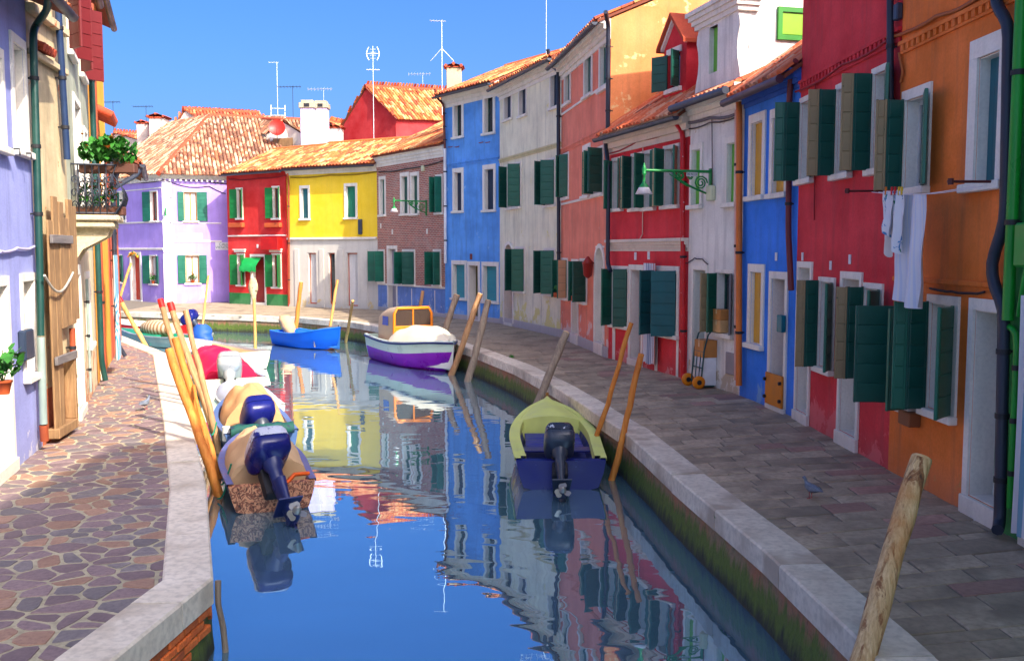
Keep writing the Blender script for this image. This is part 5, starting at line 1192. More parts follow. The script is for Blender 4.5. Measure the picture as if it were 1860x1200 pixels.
# ================================================================== BOATS
def hw(t, B, full=.85):
    k = max(0, (t-.38)/.62); return B/2*(1-k**2.3)*(full+(1-full)*min(1, t/.38))
class Boat:
    def __init__(s, label, stern, bow, B, H, mats, group='boats moored in the canal', sheer=.3, full=.85, split=None, floor=.06, transom=True, name='motor_boat', draft=.14, wall=None):
        """stern, bow: ground points; mats: hull, rim, inside"""
        d = Vector((bow[0]-stern[0], bow[1]-stern[1])); s.L = d.length; s.B, s.H, s.sheer, s.full = B, H, sheer, full
        s.root = tag(empty(name, (stern[0], stern[1], WATER), math.atan2(d.y, d.x)), label, 'boat', group); N = 22; hull = []; lo = []; up = []; rim = []; ins = []
        def row(t):
            b = max(hw(t, B, full), .012); zs = s.zs(t); nose = t**4; zk = -draft+(zs*.55+draft)*max(0, (t-.82)/.18)**2; rk = .07*s.L*t**5
            zc = .03+.30*H*max(0, (t-.5)/.5)**1.5; X = t*s.L
            return [Vector((X-rk, 0, zk)), Vector((X-rk*.8, b*.45, lerp(zk, zc, .62))), Vector((X-rk*.62, b*(.84-.2*nose), zc)), Vector((X-rk*.25, b*.95, lerp(zc, zs, .55))), Vector((X, b, zs)), Vector((X, b+.02, zs)), Vector((X, b+.02, zs+.035)), Vector((X, max(b-.07, .004), zs+.035)), Vector((X, max(b-.08, .003), zs-.02)), Vector((X-rk*.3, max(b*.8-.06, .002), floor+.05)), Vector((X-rk*.3, 0, floor))]
        R = [row(k/N) for k in range(N+1)]
        mir = lambda p: Vector((p.x, -p.y, p.z))
        def skin(i0, i1, sm=True):
            g = MB(); g.grid([r[i0:i1+1] for r in R], smooth=sm); g.grid([[mir(p) for p in r[i0:i1+1]][::-1] for r in R], smooth=sm); return g
        s.hull = None
        if split: skin(0, split).build('hull_bottom', mats['bottom'], s.root, fix=True); g = skin(split, 4)
        else: g = skin(0, 4)
        s.hull = g.build('hull', mats['hull'], s.root, fix=True)
        skin(4, 8, False).build('gunwale', mats['rim'], s.root, fix=True)
        skin(8, 10, False).build('interior', mats['in'], s.root, fix=True)
        if transom:
            r = R[0]; out = r[0:5]; g = MB()
            pts = [p-Vector((.03, 0, 0)) for p in out]; ring = pts+[mir(p) for p in reversed(pts[1:])]
            ring2 = [p+Vector((.06, 0, .02 if p.z > .1 else 0)) for p in ring]
            n = len(ring); g.face(ring); g.face(ring2[::-1])
            for i in range(n): g.face([ring[i], ring2[i], ring2[(i+1) % n], ring[(i+1) % n]])
            s.tr = g.build('transom', mats.get('transom', mats['hull']), s.root, fix=True)
    def zs(s, t): return s.H*(1-.12*math.sin(math.pi*min(1, t*1.2))+s.sheer*t*t)
    def b(s, t): return hw(t, s.B, s.full)
    def deck(s, t0, t1, mat, rise=.06, name='foredeck', inset=.05):
        g = MB(); P = []
        for k in range(11):
            t = lerp(t0, t1, k/10); b = max(s.b(t)-inset, .004); P.append([Vector((t*s.L, lerp(-b, b, j/8), s.zs(t)+.02+rise*(1-(2*j/8-1)**2))) for j in range(9)])
        g.grid(P); b = s.b(t0)-inset
        g.face([P[0][j] for j in range(9)]+[Vector((t0*s.L, b, .1)), Vector((t0*s.L, -b, .1))]); return g.build(name, mat, s.root)
    def thwart(s, t, mat, w=.22, z=None, name='thwart'):
        b = s.b(t)-.06; z = s.zs(t)-.12 if z is None else z; g = MB(); g.bbox(t*s.L-w/2, t*s.L+w/2, -b, b, z-.03, z, .008); return g.build(name, mat, s.root)
    def tarp(s, t0, t1, hgt, mat, prof=None, over=.02, name='tarpaulin', wr=.035, n=26, m=17, seed=1, close=True, ribs=0):
        g = MB(); P = []
        for i in range(n+1):
            t = lerp(t0, t1, i/n); b = max(s.b(t)+over, .03); pk = prof(i/n) if prof else math.sin(math.pi*min(1, .12+i/n*.95))**.6; r = []
            for j in range(m+1):
                u = 2*j/m-1; a = max(0, 1-abs(u)**2.4)**.8; z = s.zs(t)+.05+hgt*pk*a+.02*hgt*math.sin(u*9+i*.9)*a
                fold = noise.noise((t*s.L*1.6+seed, u*2.2, seed))*wr*2*a+abs(math.sin(u*7+noise.noise((t*3, seed, 0))*3))*wr*.7*a*(1-pk*.3)
                fold += wr*1.3*(abs(math.sin(t*s.L*4.2+seed+1.2*noise.noise((u*1.5, t*5, seed))))**.6)*abs(u)**1.5*a**.3
                if ribs: fold += .018*abs(math.sin(i/n*math.pi*ribs))
                if abs(u) == 1: z -= .07+.03*noise.noise((i*.7, seed, 3))
                r.append(Vector((t*s.L+noise.noise((t*4, u*2, seed+5))*wr, b*u, z-fold)))
            P.append(r)
        g.grid(P)
        if close:
            for r in (P[0], P[-1]): g.face(r+[Vector((r[-1].x, r[-1].y*.9, r[-1].z-.05)), Vector((r[0].x, r[0].y*.9, r[0].z-.05))])
        return g.build(name, mat, s.root)
def outboard(root, pos, cowl, legm, tilt=25, size=1.0, stripe=None, yaw=0):
    o = empty('outboard_motor', pos); o.parent = root; o.rotation_euler = (0, math.radians(tilt), math.radians(yaw)); k = size
    # -x is aft; cowling above, leg below
    def ring(cx, z, a, b, n=14, p=2.6):
        R = []
        for i in range(n):
            t = 2*math.pi*i/n; c, s_ = math.cos(t), math.sin(t); R.append(Vector((cx+a*abs(c)**(2/p)*(1 if c > 0 else -1), b*abs(s_)**(2/p)*(1 if s_ > 0 else -1), z))*k)
        return R
    g = MB(); S = [ring(-.08, .04, .13, .10, 24, 4), ring(-.08, .08, .22, .17, 24, 5), ring(-.09, .11, .25, .19, 24, 5), ring(-.10, .22, .27, .20, 24, 5), ring(-.10, .228, .262, .192, 24, 5), ring(-.11, .30, .25, .185, 24, 5), ring(-.12, .345, .22, .165, 24, 4.5), ring(-.13, .36, .16, .12, 24, 4)]
    g.grid(S[:5], close=True); g.face(S[0][::-1]); cw = g.build('cowling', cowl, o)
    g = MB(); g.grid([[p*1.012 for p in S[4]]]+S[5:], close=True); g.face(S[-1]); g.build('cowling_top', stripe or cowl, o)
    g = MB(); g.lathe([(.1*k, .1*k), (.10*k, -.02*k), (.07*k, -.06*k), (.06*k, -.28*k)], (-.14*k, 0, 0), 10); g.grid([ring(-.15, -.2, .13, .06), ring(-.16, -.36, .11, .045), ring(-.17, -.6, .09, .03), ring(-.17, -.74, .1, .028)], close=True)
    g.add([Vector(p)*k for p in ((-.34, -.12, -.5), (.0, -.1, -.5), (.0, .1, -.5), (-.34, .12, -.5), (-.34, -.12, -.485), (.0, -.1, -.485), (.0, .1, -.485), (-.34, .12, -.485))], [(3, 2, 1, 0), (4, 5, 6, 7), (0, 1, 5, 4), (1, 2, 6, 5), (2, 3, 7, 6), (3, 0, 4, 7)])
    g.lathe([(.01*k, .12*k), (.05*k, .05*k), (.055*k, -.1*k), (.045*k, -.2*k)], (-.17*k, 0, -.66*k), 10, axis='x')
    g.add([Vector(p)*k for p in ((-.1, -.012, -.7), (-.24, -.012, -.7), (-.24, -.012, -.86), (-.1, .012, -.7), (-.24, .012, -.7), (-.24, .012, -.86))], [(0, 1, 2), (5, 4, 3), (0, 3, 4, 1), (1, 4, 5, 2), (2, 5, 3, 0)])
    g.build('leg', legm, o)
    g = MB(); g.bbox(-.04*k, .10*k, -.1*k, .1*k, -.25*k, .05*k, .015*k); g.tube([Vector((.05, -.06, .08))*k, Vector((.35, -.1, .16))*k, Vector((.55, -.1, .17))*k], .02*k, 6); g.build('clamp', IRON, o)
    g = MB()
    for q in range(3):
        R = Matrix.Rotation(q*2.094, 4, 'X'); c = Vector((-.36*k, 0, -.66*k)); rows = []
        for i in range(4):
            r = (.03+.024*i)*k; w_ = (.02+.03*math.sin(math.pi*(i+.6)/4.2))*k; rows.append([c+R @ Vector((-w_*.45, -w_, r)), c+R @ Vector((0, 0, r)), c+R @ Vector((w_*.45, w_, r))])
        g.grid(rows)
    g.lathe([(.045*k, .05*k), (.04*k, -.04*k), (.012*k, -.07*k)], (-.37*k, 0, -.66*k), 8, axis='x'); g.build('propeller', plain('prop_metal', L(150, 150, 144), .4, .6), o)
    return o
def camo():
    m, nt, n, b = newmat('driftwood_camouflage'); v = tex(nt); vo = nt.nodes.new('ShaderNodeTexNoise'); vo.inputs['Scale'].default_value = 9; vo.inputs['Distortion'].default_value = 3.5; vo.inputs['Detail'].default_value = 2; nt.links.new(v, vo.inputs['Vector'])
    cr = nt.nodes.new('ShaderNodeValToRGB'); e = cr.color_ramp.elements; e[0].position = .36; e[0].color = (*L(60, 36, 26), 1); e[1].position = .62; e[1].color = (*L(190, 128, 92), 1)
    for p, c in ((.44, L(150, 86, 60)), (.5, L(86, 54, 40)), (.55, L(206, 150, 112))): x = e.new(p); x.color = (*c, 1)
    nt.links.new(vo.outputs[0], cr.inputs[0]); nt.links.new(cr.outputs[0], b.inputs['Base Color']); b.inputs['Roughness'].default_value = .6; return m
TAN = paint('canvas_tan', L(206, 156, 106), .85, .1, scale=3, bmp=.05); TAN2 = paint('canvas_beige', L(204, 168, 126), .85, .1, scale=3, bmp=.05)
NAVY = paint('enamel_navy', L(20, 26, 96), .3, .15, worn=L(80, 90, 140), wear=-.04); CHAR = paint('motor_charcoal', L(52, 60, 74), .3, .15); WHITEP = paint('gel_white', L(214, 214, 208), .3, .08)
SIL = paint('motor_silver', L(170, 174, 178), .3, .1, metal=.3); BLUG = paint('hull_slate_blue', L(70, 96, 140), .4, .15); ROPE = paint('rope_green', L(20, 130, 100), .8)
ROPEB = paint('rope_pale', L(180, 170, 150), .9)
def side(P, px): return P
# 1 nearest left boat
b1 = Boat('small boat under tan canvas with navy and white outboard, nearest on the left', (-3.14, 12.4), (-4.3, 15.75), 1.2, .36, dict(hull=paint('hull_lilac', L(110, 110, 150), .4), rim=paint('rim_mauve', L(96, 100, 150), .4, worn=L(150, 40, 34), wear=.02), **{'in': paint('inside_rust', L(150, 70, 50), .6)}, transom=camo()), full=.92)
b1.tarp(.12, .93, .46, TAN2, over=-.05, prof=lambda i: (.55+.45*math.sin(math.pi*min(1, i*1.5+.12)))*(1 if i < .6 else 1-.75*((i-.6)/.4)**1.5), seed=4, wr=.055)
outboard(b1.root, (.0, .02, .5), paint('motor_navy', L(26, 30, 100), .25, .1), paint('motor_leg_blue', L(30, 40, 90), .3), 44, 1.3, paint('motor_stripe', L(196, 200, 214), .3, worn=L(30, 36, 110), wear=.1, scale=2), 14)
g = MB(); g.tube([(.2, -.5, .42), (.1, -.3, .44), (-.02, -.18, .36)], .03, 6); g.build('fuel_hose', paint('hose_orange', L(220, 90, 20), .5), b1.root)
# 2 slate-blue boat behind it
b2 = Boat('slate blue boat half covered by a tan canvas hood with navy outboard', (-4.1, 15.6), (-5.5, 19.2), 1.25, .42, dict(hull=BLUG, rim=paint('rim_blue', L(86, 110, 160), .4), **{'in': paint('inside_blue', L(40, 60, 120), .5)}), full=.92)
b2.tarp(.25, .82, .55, TAN, over=-.09, prof=lambda i: math.sin(math.pi*min(1, .2+i*.8))**.7, seed=9, wr=.07)
outboard(b2.root, (.3, .0, .38), paint('motor_blue', L(24, 30, 110), .3), CHAR, 48, 1.3, None, 12)
g = MB(); g.tube([(.1, .55, .55), (.1, .55, .32)], .07, 10); g.build('fender', WHITEP, b2.root)
g = MB(); rows = []
for i in range(9):
    rows.append([Vector((-.05+.14*math.sin(j*.7)+.03*noise.noise((i, j, 2)), lerp(-.5, .5, i/8), .5+.09*math.cos(j*.785)+.05*noise.noise((i*.8, j*.4, 7)))) if True else 0 for j in range(8)])
for i in range(9):
    for j in range(8): a = j*math.pi/4; rows[i][j] = Vector((-.08+.13*math.cos(a)+.03*noise.noise((i*.9, j, 2)), lerp(-.5, .5, i/8), .5+.1*math.sin(a)+.05*noise.noise((i*.8, j*.4, 7))))
g.grid(rows, close=True); g.face(rows[0]); g.face(rows[-1][::-1]); g.build('bundled_net', paint('net_green', L(24, 84, 76), .8, .3, worn=L(30, 40, 70), wear=.1), b2.root)
# 3 grey dinghy
b3 = Boat('pale grey covered dinghy between the slate blue and pink-covered boats', (-4.95, 18.6), (-6.35, 21.6), 1.15, .36, dict(hull=WHITEP, rim=WHITEP, **{'in': WHITEP}), full=.9)
b3.tarp(.04, .97, .22, paint('cover_grey', L(170, 178, 196), .6, .08), seed=12, wr=.02)
# 4 pink tarp
b4 = Boat('white boat under a bright crimson-pink tarpaulin with silver outboard', (-6.42, 21.9), (-8.5, 26.2), 1.65, .46, dict(hull=paint('hull_pale', L(196, 200, 176), .4), rim=paint('rim_grey', L(150, 160, 176), .4), **{'in': CHAR}, transom=paint('hull_pale', L(196, 200, 176), .4)), full=.93)
b4.tarp(.12, .88, .55, over=-.1, mat=paint('tarp_pink', L(216, 16, 66), .45, .1, scale=2), seed=21, wr=.03, prof=lambda i: math.sin(math.pi*min(1, .16+i*.84))**.6, ribs=3)
outboard(b4.root, (-.05, .05, .45), SIL, SIL, 42, 1.4, None, -10)
# 5 white boat and 6 blue bagged motor
b5 = Boat('white open boat with grey gunwale behind the pink-covered boat', (-7.6, 27.2), (-10.6, 30.3), 1.8, .5, dict(hull=paint('hull_ivory', L(214, 206, 180), .4), rim=SIL, **{'in': TAN2}), full=.9)
b5.thwart(.3, OLDW); b5.thwart(.55, OLDW); b5.deck(.72, .98, WHITEP)
# far-left boats
b6 = Boat('red open boat moored beyond the end of the left pavement', (-12.6, 37.6), (-16.6, 38.8), 1.5, .5, dict(hull=paint('hull_red', L(206, 24, 24), .4), rim=WHITEP, **{'in': paint('inside_mint', L(176, 190, 170), .5)}))
b6.thwart(.3, OLDW); b6.thwart(.6, OLDW)
b7 = Boat('green-decked flat boat with blue bagged motor by the left kerb end', (-10.9, 33.4), (-14.6, 35.6), 1.4, .4, dict(hull=paint('hull_grey', L(150, 160, 150), .4), rim=SIL, **{'in': paint('inside_green', L(20, 120, 90), .5)}))
b7.deck(.4, .98, paint('deck_green', L(20, 130, 100), .5), .03); b7.thwart(.25, OLDW)
g = MB(); rows = []
for i in range(9):
    t = i/8; r = .42*math.sin(math.pi*(.1+.8*t))**.5; rows.append([Vector((2.1+(t-.5)*1.5, r*.8*math.cos(a*math.pi/6), .62+r*.75*math.sin(a*math.pi/6)+.03*noise.noise((i, a, 3)))) for a in range(12)])
g.grid(rows, close=True); g.face(rows[0]); g.face(rows[-1][::-1]); g.build('striped_bundle', stripes('bundle_stripes', [L(206, 184, 150), L(160, 116, 80)], 6, 0), b7.root)
g = MB(); rows = []
for i in range(9):
    t = i/8; r = .40*math.sin(math.pi*(.2+.7*t))**.5*(1.1-.35*t)
    rows.append([Vector((-.16+r*1.05*math.cos(a*math.pi/7)+.12*noise.noise((i*.5, a*.6, 1)), r*.85*math.sin(a*math.pi/7)+.03*noise.noise((i, a, 4)), -.05+.3+t*.6)) for a in range(14)])
g.grid(rows, close=True); g.face(rows[0][::-1]); g.face(rows[-1]); g.build('motor_bag', paint('bag_blue', L(34, 84, 170), .6, .15, scale=2), b7.root)
outboard(b6.root, (-.05, 0, .5), paint('motor_blue', L(24, 30, 110), .3), CHAR, 40, 1.3)
b8 = Boat('dark blue hulled boat at the far left partly hidden by the downpipe', (-17.4, 41.3), (-21.5, 43.3), 1.5, .8, dict(hull=paint('hull_blue', L(36, 86, 150), .4), rim=paint('hull_blue', L(36, 86, 150), .4), **{'in': OLDW})); b8.thwart(.4, OLDW)
# right side: blue wooden boat, purple cruiser, yellow and blue boat
BLB = paint('hull_azure', L(10, 92, 206), .35, .1); b9 = Boat('bright blue wooden boat with bagged upright motor near the far quay', (-8.3, 35.1), (-5.8, 32.5), 1.45, .52, dict(hull=BLB, rim=paint('rim_azure', L(40, 130, 220), .4), bottom=paint('antifoul_rust', L(150, 80, 60), .6), **{'in': paint('inside_azure', L(60, 130, 210), .5)}), split=1, sheer=.55)
for t in (.2, .45): b9.thwart(t, paint('thwart_pale', L(180, 190, 200), .5))
b9.deck(.74, .97, paint('canvas_grey', L(100, 94, 96), .8), .08, 'bow_cover')
g = MB(); rows = []
for i in range(9):
    t = i/8; r = (.28+.08*t)*math.sin(math.pi*(.14+.74*t))**.5; rows.append([Vector((.35-.35*t+r*math.cos(a*math.pi/6)+.06*noise.noise((i*.6, a*.7, 2)), r*.8*math.sin(a*math.pi/6)+.05*noise.noise((i*.6, a*.7, 9)), .42+t*.62+.06*noise.noise((i*.5, a*.5, 6)))) for a in range(12)])
g.grid(rows, close=True); g.face(rows[0][::-1]); g.face(rows[-1]); g.build('motor_bag', TAN2, b9.root)
MINT = paint('gel_mint', L(196, 214, 196), .3, .06); PURP = paint('hull_purple', L(142, 18, 176), .3, .1)
b10 = Boat('purple and mint cabin boat with orange windscreen frame and canvas covers', (-3.9, 30.6), (-1.6, 26.5), 1.75, .78, dict(hull=MINT, rim=paint('rim_mint', L(206, 222, 214), .3), bottom=PURP, **{'in': WHITEP}, transom=MINT), split=3, sheer=.12, full=.95, draft=.2)
for s_ in (-1, 1): g = MB(); g.tube([Vector((t/20*b10.L, s_*(b10.b(t/20)+.025), b10.zs(t/20)-.03)) for t in range(21)], .03, 6); g.build('rubbing_strake', paint('strake_navy', L(30, 40, 90), .4), b10.root)
b10.tarp(.42, .95, .42, paint('canvas_ivory', L(214, 206, 184), .8, .08, scale=2), seed=31, wr=.04, prof=lambda i: math.sin(math.pi*min(1, .3+i*.72))**.7)
ORF = paint('cabin_orange', L(226, 128, 20), .4, .1); z0 = b10.zs(.4); cx = .40*b10.L; bw = .62; zt = z0+.98
g = MB(); pts = [(-bw, z0), (-bw*.98, zt-.16), (-bw*.82, zt), (bw*.82, zt), (bw*.98, zt-.16), (bw, z0)]
g.tube([Vector((cx, y, z)) for y, z in pts], .045, 8); g.tube([Vector((cx, -bw, z0+.42)), Vector((cx, bw, z0+.42))], .035, 6); g.tube([Vector((cx, 0, z0+.42)), Vector((cx, 0, zt))], .025, 6); g.bbox(cx-.02, cx+.02, -bw, bw, z0-.1, z0+.41, .01); g.build('windscreen_frame', ORF, b10.root)
g = MB(); g.box(cx-.004, cx+.004, -bw*.95, bw*.95, z0+.44, zt-.04); gm, gnt, gn, gb_ = newmat('screen_glass'); gb_.inputs['Base Color'].default_value = (*L(150, 130, 120), 1); gb_.inputs['Transmission Weight'].default_value = .85; gb_.inputs['Roughness'].default_value = .05; gb_.inputs['IOR'].default_value = 1.1; g.build('windscreen', gm, b10.root)
CLO = paint('hood_canvas', L(190, 168, 140), .8, .1, scale=2); g = MB(); rows = []
for k in range(8):
    t = k/7; x = cx-.06-t*1.0; q = 1-.22*t*t; rows.append([Vector((x, y*(1+.1*t), z0+(z-z0)*q+.015*noise.noise((k, y*3, 1)))) for y, z in [(-bw*1.04, z0), (-bw*1.03, lerp(z0, zt, .45)), (-bw, zt-.14), (-bw*.82, zt+.03), (-bw*.4, zt+.05), (0, zt+.06), (bw*.4, zt+.05), (bw*.82, zt+.03), (bw, zt-.14), (bw*1.03, lerp(z0, zt, .45)), (bw*1.04, z0)]])
g.grid(rows); g.face(rows[-1]); hd = g.build('canvas_hood', CLO, b10.root)
g = MB(); x0 = cx-.75; g.face([(x0, bw*1.12, z0+.45), (x0+.42, bw*1.09, z0+.45), (x0+.42, bw*1.08, z0+.72), (x0, bw*1.1, z0+.72)]); g.build('hood_window', paint('window_film_blue', L(50, 80, 180), .2), b10.root); g = MB(); g.face([(x0, -bw*1.12, z0+.45), (x0+.42, -bw*1.09, z0+.45), (x0+.42, -bw*1.08, z0+.72), (x0, -bw*1.1, z0+.72)]); g.build('hood_window', paint('window_film_blue', L(50, 80, 180), .2), b10.root)
LEM = paint('paint_lemon', L(206, 214, 120), .5, .12, worn=L(226, 220, 90), wear=.0)
b11 = Boat('lemon yellow and navy open boat with charcoal outboard beside the right quay', (.70, 13.55), (.66, 18.2), 1.42, .42, dict(hull=NAVY, rim=LEM, **{'in': paint('inside_navy', L(30, 40, 130), .45, .15, worn=L(70, 84, 170), wear=.02)}, transom=NAVY), sheer=.35, full=.9)
b11.deck(.62, .985, LEM, .1); b11.thwart(.3, NAVY, .3, .3); b11.thwart(.06, NAVY, .3, .28)
for s_ in (-1, 1):
    g = MB(); P = []
    for k in range(13): t = lerp(.03, .62, k/12); P.append([Vector((t*b11.L, s_*(b11.b(t)-.06), b11.zs(t)+.045)), Vector((t*b11.L, s_*(b11.b(t)-.15), b11.zs(t)+.04)), Vector((t*b11.L, s_*(b11.b(t)-.155), b11.zs(t)-.1))])
    g.grid(P, smooth=False); g.build('side_deck', LEM, b11.root)
g = MB(); g.lathe([(.03, 0), (.03, .16)], (.96*b11.L, 0, b11.zs(.96)+.02), 8); g.build('bow_post', paint('brass', L(150, 110, 60), .4, metal=.5), b11.root)
for k in range(5): g = MB(); g.bbox(.35*b11.L+k*.24, .35*b11.L+k*.24+.2, -.46, .46, .25, .28, .006); g.build('floor_board', paint('inside_navy', L(30, 40, 130), .45, .15, worn=L(70, 84, 170), wear=.02), b11.root)
outboard(b11.root, (0.05, .02, .42), CHAR, CHAR, 44, 1.12, paint('motor_dark', L(40, 46, 60), .25, worn=L(190, 196, 206), wear=.06))
# ================================================================== MOORING POLES
def barkm():
    m, nt, n, b = newmat('pole_bark'); v = tex(nt, scale=(6, 6, 1.1)); n1 = noise_n(nt, v, 2.2, 6, .7, .8); n2 = noise_n(nt, tex(nt, scale=(22, 22, 1.5)), 2, 5, .65, .5); n3 = noise_n(nt, tex(nt), 2.5, 4)
    c = mixc(nt, maprange(nt, n2, .35, .65), L(196, 150, 96), L(236, 200, 146)); c = mixc(nt, maprange(nt, n1, .52, .6), c, L(150, 98, 58)); c = mixc(nt, maprange(nt, n1, .62, .68), c, L(92, 62, 44)); c = mixc(nt, maprange(nt, n3, .5, .7, 0, .6), c, L(206, 130, 60))
    nt.links.new(c, b.inputs['Base Color']); b.inputs['Roughness'].default_value = .75; bump(nt, b, math_n(nt, 'ADD', n1, math_n(nt, 'MULTIPLY', n2, .5)), .9, .03); return m
PW = [wood('pole_orange', L(196, 104, 30), L(222, 146, 60), 1.6), wood('pole_tan', L(150, 108, 70), L(196, 150, 104), 1.6), wood('pole_grey', L(118, 102, 88), L(160, 142, 122), 1.6), wood('pole_gold', L(196, 130, 60), L(226, 176, 104), 1.6), barkm()]
REDP = paint('pole_red_cap', L(206, 24, 18), .5)
def pole(label, top, Dt, base, Db=None, r=.05, mat=0, cap=None, bend=.03, z_end=-1.5, bz=WATER):
    B_ = G(base[0], base[1], bz) if Db is None else AT(base[0], base[1], Db); T = AT(top[0], top[1], Dt); d = (B_-T)
    E_ = T+d*((z_end-T.z)/d.z); o = tag(empty('mooring_pole', (E_.x, E_.y, z_end)), label, 'mooring pole', 'mooring poles along the quays'); g = MB(); P = []; R = []; n = 14; sd_ = random.Random(label)
    for k in range(n+1):
        t = k/n; p = lerp(E_, T, t)-E_; p += Vector((sd_.uniform(-1, 1), sd_.uniform(-1, 1), 0))*bend*.25*(0 < k < n)+Vector((math.sin(t*3.3+sd_.random()*.3), math.cos(t*2.4), 0))*bend*math.sin(math.pi*t); P.append(p); R.append(r*(1.06-.14*t)*sd_.uniform(.92, 1.08))
    g.tube(P, R, 10); g.build('shaft', PW[mat], o)
    if r > .07 and not cap:                          # sawn, slightly rounded head
        tn = (P[-1]-P[-2]).normalized(); g = MB(); g.tube([P[-1]-tn*.01, P[-1]+tn*.012, P[-1]+tn*.02], [R[-1]*1.0, R[-1]*.93, R[-1]*.7], 10); g.build('sawn_head', wood('sawn_end', L(214, 170, 110), L(236, 200, 150), 3), o)
    if cap:
        a, b = P[-1]+(P[-1]-P[-2]).normalized()*.01, lerp(P[-1], P[-2], min(.9, cap/(P[-1]-P[-2]).length)); g = MB(); g.tube([b, a], [r*1.04, r*1.0], 10); g.build('painted_tip', REDP, o)
    return o
pole('thick bark-stripped pole leaning over the kerb in the right foreground', (1674, 832), 6.55, (1558, 1200), 6.25, .08, 4)
pole('crooked thin orange pole behind the lemon yellow boat', (1147, 586), 15.3, (1084, 775), 15.3, .042, 0, bend=.06)
pole('straight thin orange pole beside the lemon yellow boat stern', (1165, 642), 14.2, (1109, 872), None, .05, 0)
pole('grey pole leaning over the kerb at the lemon yellow boat bow', (1029, 604), 19.6, (978, 722), 19.2, .085, 2)
pole('tallest grey-topped pole right of the purple boat', (887, 546), 25.4, (848, 693), None, .095, 2); pole('middle brown pole crossing the kerb by the purple boat bow', (872, 534), 26.6, (828, 655), 26.3, .085, 1); pole('grey pole behind the purple boat foredeck', (830, 536), 28.8, (803, 612), 28.6, .1, 2)
pole('slim brown pole behind the purple boat windscreen', (768, 528), 31.5, (756, 605), 31.5, .06, 1)
pole('orange pole rising behind the blue wooden boat', (547, 512), 37.2, (538, 578), 37.2, .085, 0); pole('thin pale pole between blue boat and white shop front', (613, 508), 34.6, (598, 592), 34.4, .055, 3); pole('short pale pole between the blue and purple boats', (641, 546), 33.0, (626, 622), None, .055, 3)
pole('thin leaning pole in front of the lilac house corner', (379, 500), 39.5, (368, 578), 39.2, .05, 3)
pole('pale stick leaning in front of the lilac house door', (238, 478), 40.5, (212, 555), 40.5, .06, 3)
pole('red-tipped pole standing alone at the left kerb end', (216, 540), 30.5, (254, 612), 30.3, .075, 3, cap=.2)
CL = [('red-tipped pole at the far left of the leaning cluster', (291, 544), 18.9, (356, 770), 18.6, .058, 1, .16), ('red-tipped pole in the middle of the leaning cluster', (309, 550), 17.6, (390, 800), 17.1, .062, 1, .16), ('greyish pole second from right in the leaning cluster', (318, 585), 17.0, (391, 800), 16.7, .045, 1, None),
      ('upright brown pole at the right of the leaning cluster', (337, 564), 16.4, (394, 815), 16.0, .052, 1, None), ('bright orange pole in the leaning cluster behind the nearest one', (318, 614), 14.6, (394, 872), 14.2, .06, 0, None), ('bright orange pole nearest the viewer in the leaning cluster', (307, 634), 13.7, (395, 905), 13.15, .065, 0, None),
      ('thin dark stick low in the leaning cluster', (352, 700), 14.4, (398, 925), 12.95, .03, 0, None)]
for lb, tp, dt, bs, db, r, mt, cp in CL: pole(lb, tp, dt, bs, db, r, mt, cp)
pole('slim pole wrapped with cloth standing in mid canal before the vermilion house', (461, 512), 31.6, (462, 643), None, .05, 3)
g = MB(); T = AT(460, 530, 31.6); rows = []
for i in range(10): t = i/9; r = .14*(.6+.5*math.sin(t*5)+.15*t); rows.append([Vector((r*math.cos(a*math.pi/5)*(1+.2*noise.noise((i, a, 1))), r*math.sin(a*math.pi/5), .45-t*.9)) for a in range(10)])
g.grid(rows, close=True); g.face(rows[0]); g.face(rows[-1][::-1]); o = g.build('cloth_bundle', paint('bundle_cloth', L(190, 170, 130), .9, .3, worn=L(90, 80, 70), wear=.08)); o.location = T; tag(o, 'pale bundled cloth tied round the pole in mid canal', 'cloth')
pole('broken stake standing in the water below the bend of the left kerb', (396, 1054), 7.95, (402, 1168), 7.95, .028, 2, bend=.03)
def rope(label, pts, r=.014, mat=ROPE):
    P = []
    for a, b in zip(pts, pts[1:]):
        for k in range(6): t = k/6; v = lerp(a, b, t); v.z -= .06*math.sin(math.pi*t); P.append(v)
    P.append(pts[-1]); q = P[0].copy(); g = MB(); g.tube([p-q for p in P], r, 5); o = g.build('mooring_rope', mat); o.location = q; return tag(o, label, 'rope', 'mooring ropes')
rope('green rope from the nearest left boat down to the water', [AT(402, 880, 13.0), AT(420, 842, 12.9)]); rope('green rope tying the nearest left boat to the orange poles', [AT(396, 905, 12.9), AT(412, 880, 12.7)]); rope('green rope tying the slate blue boat to the leaning poles', [AT(384, 790, 15.6), AT(393, 766, 15.7)])
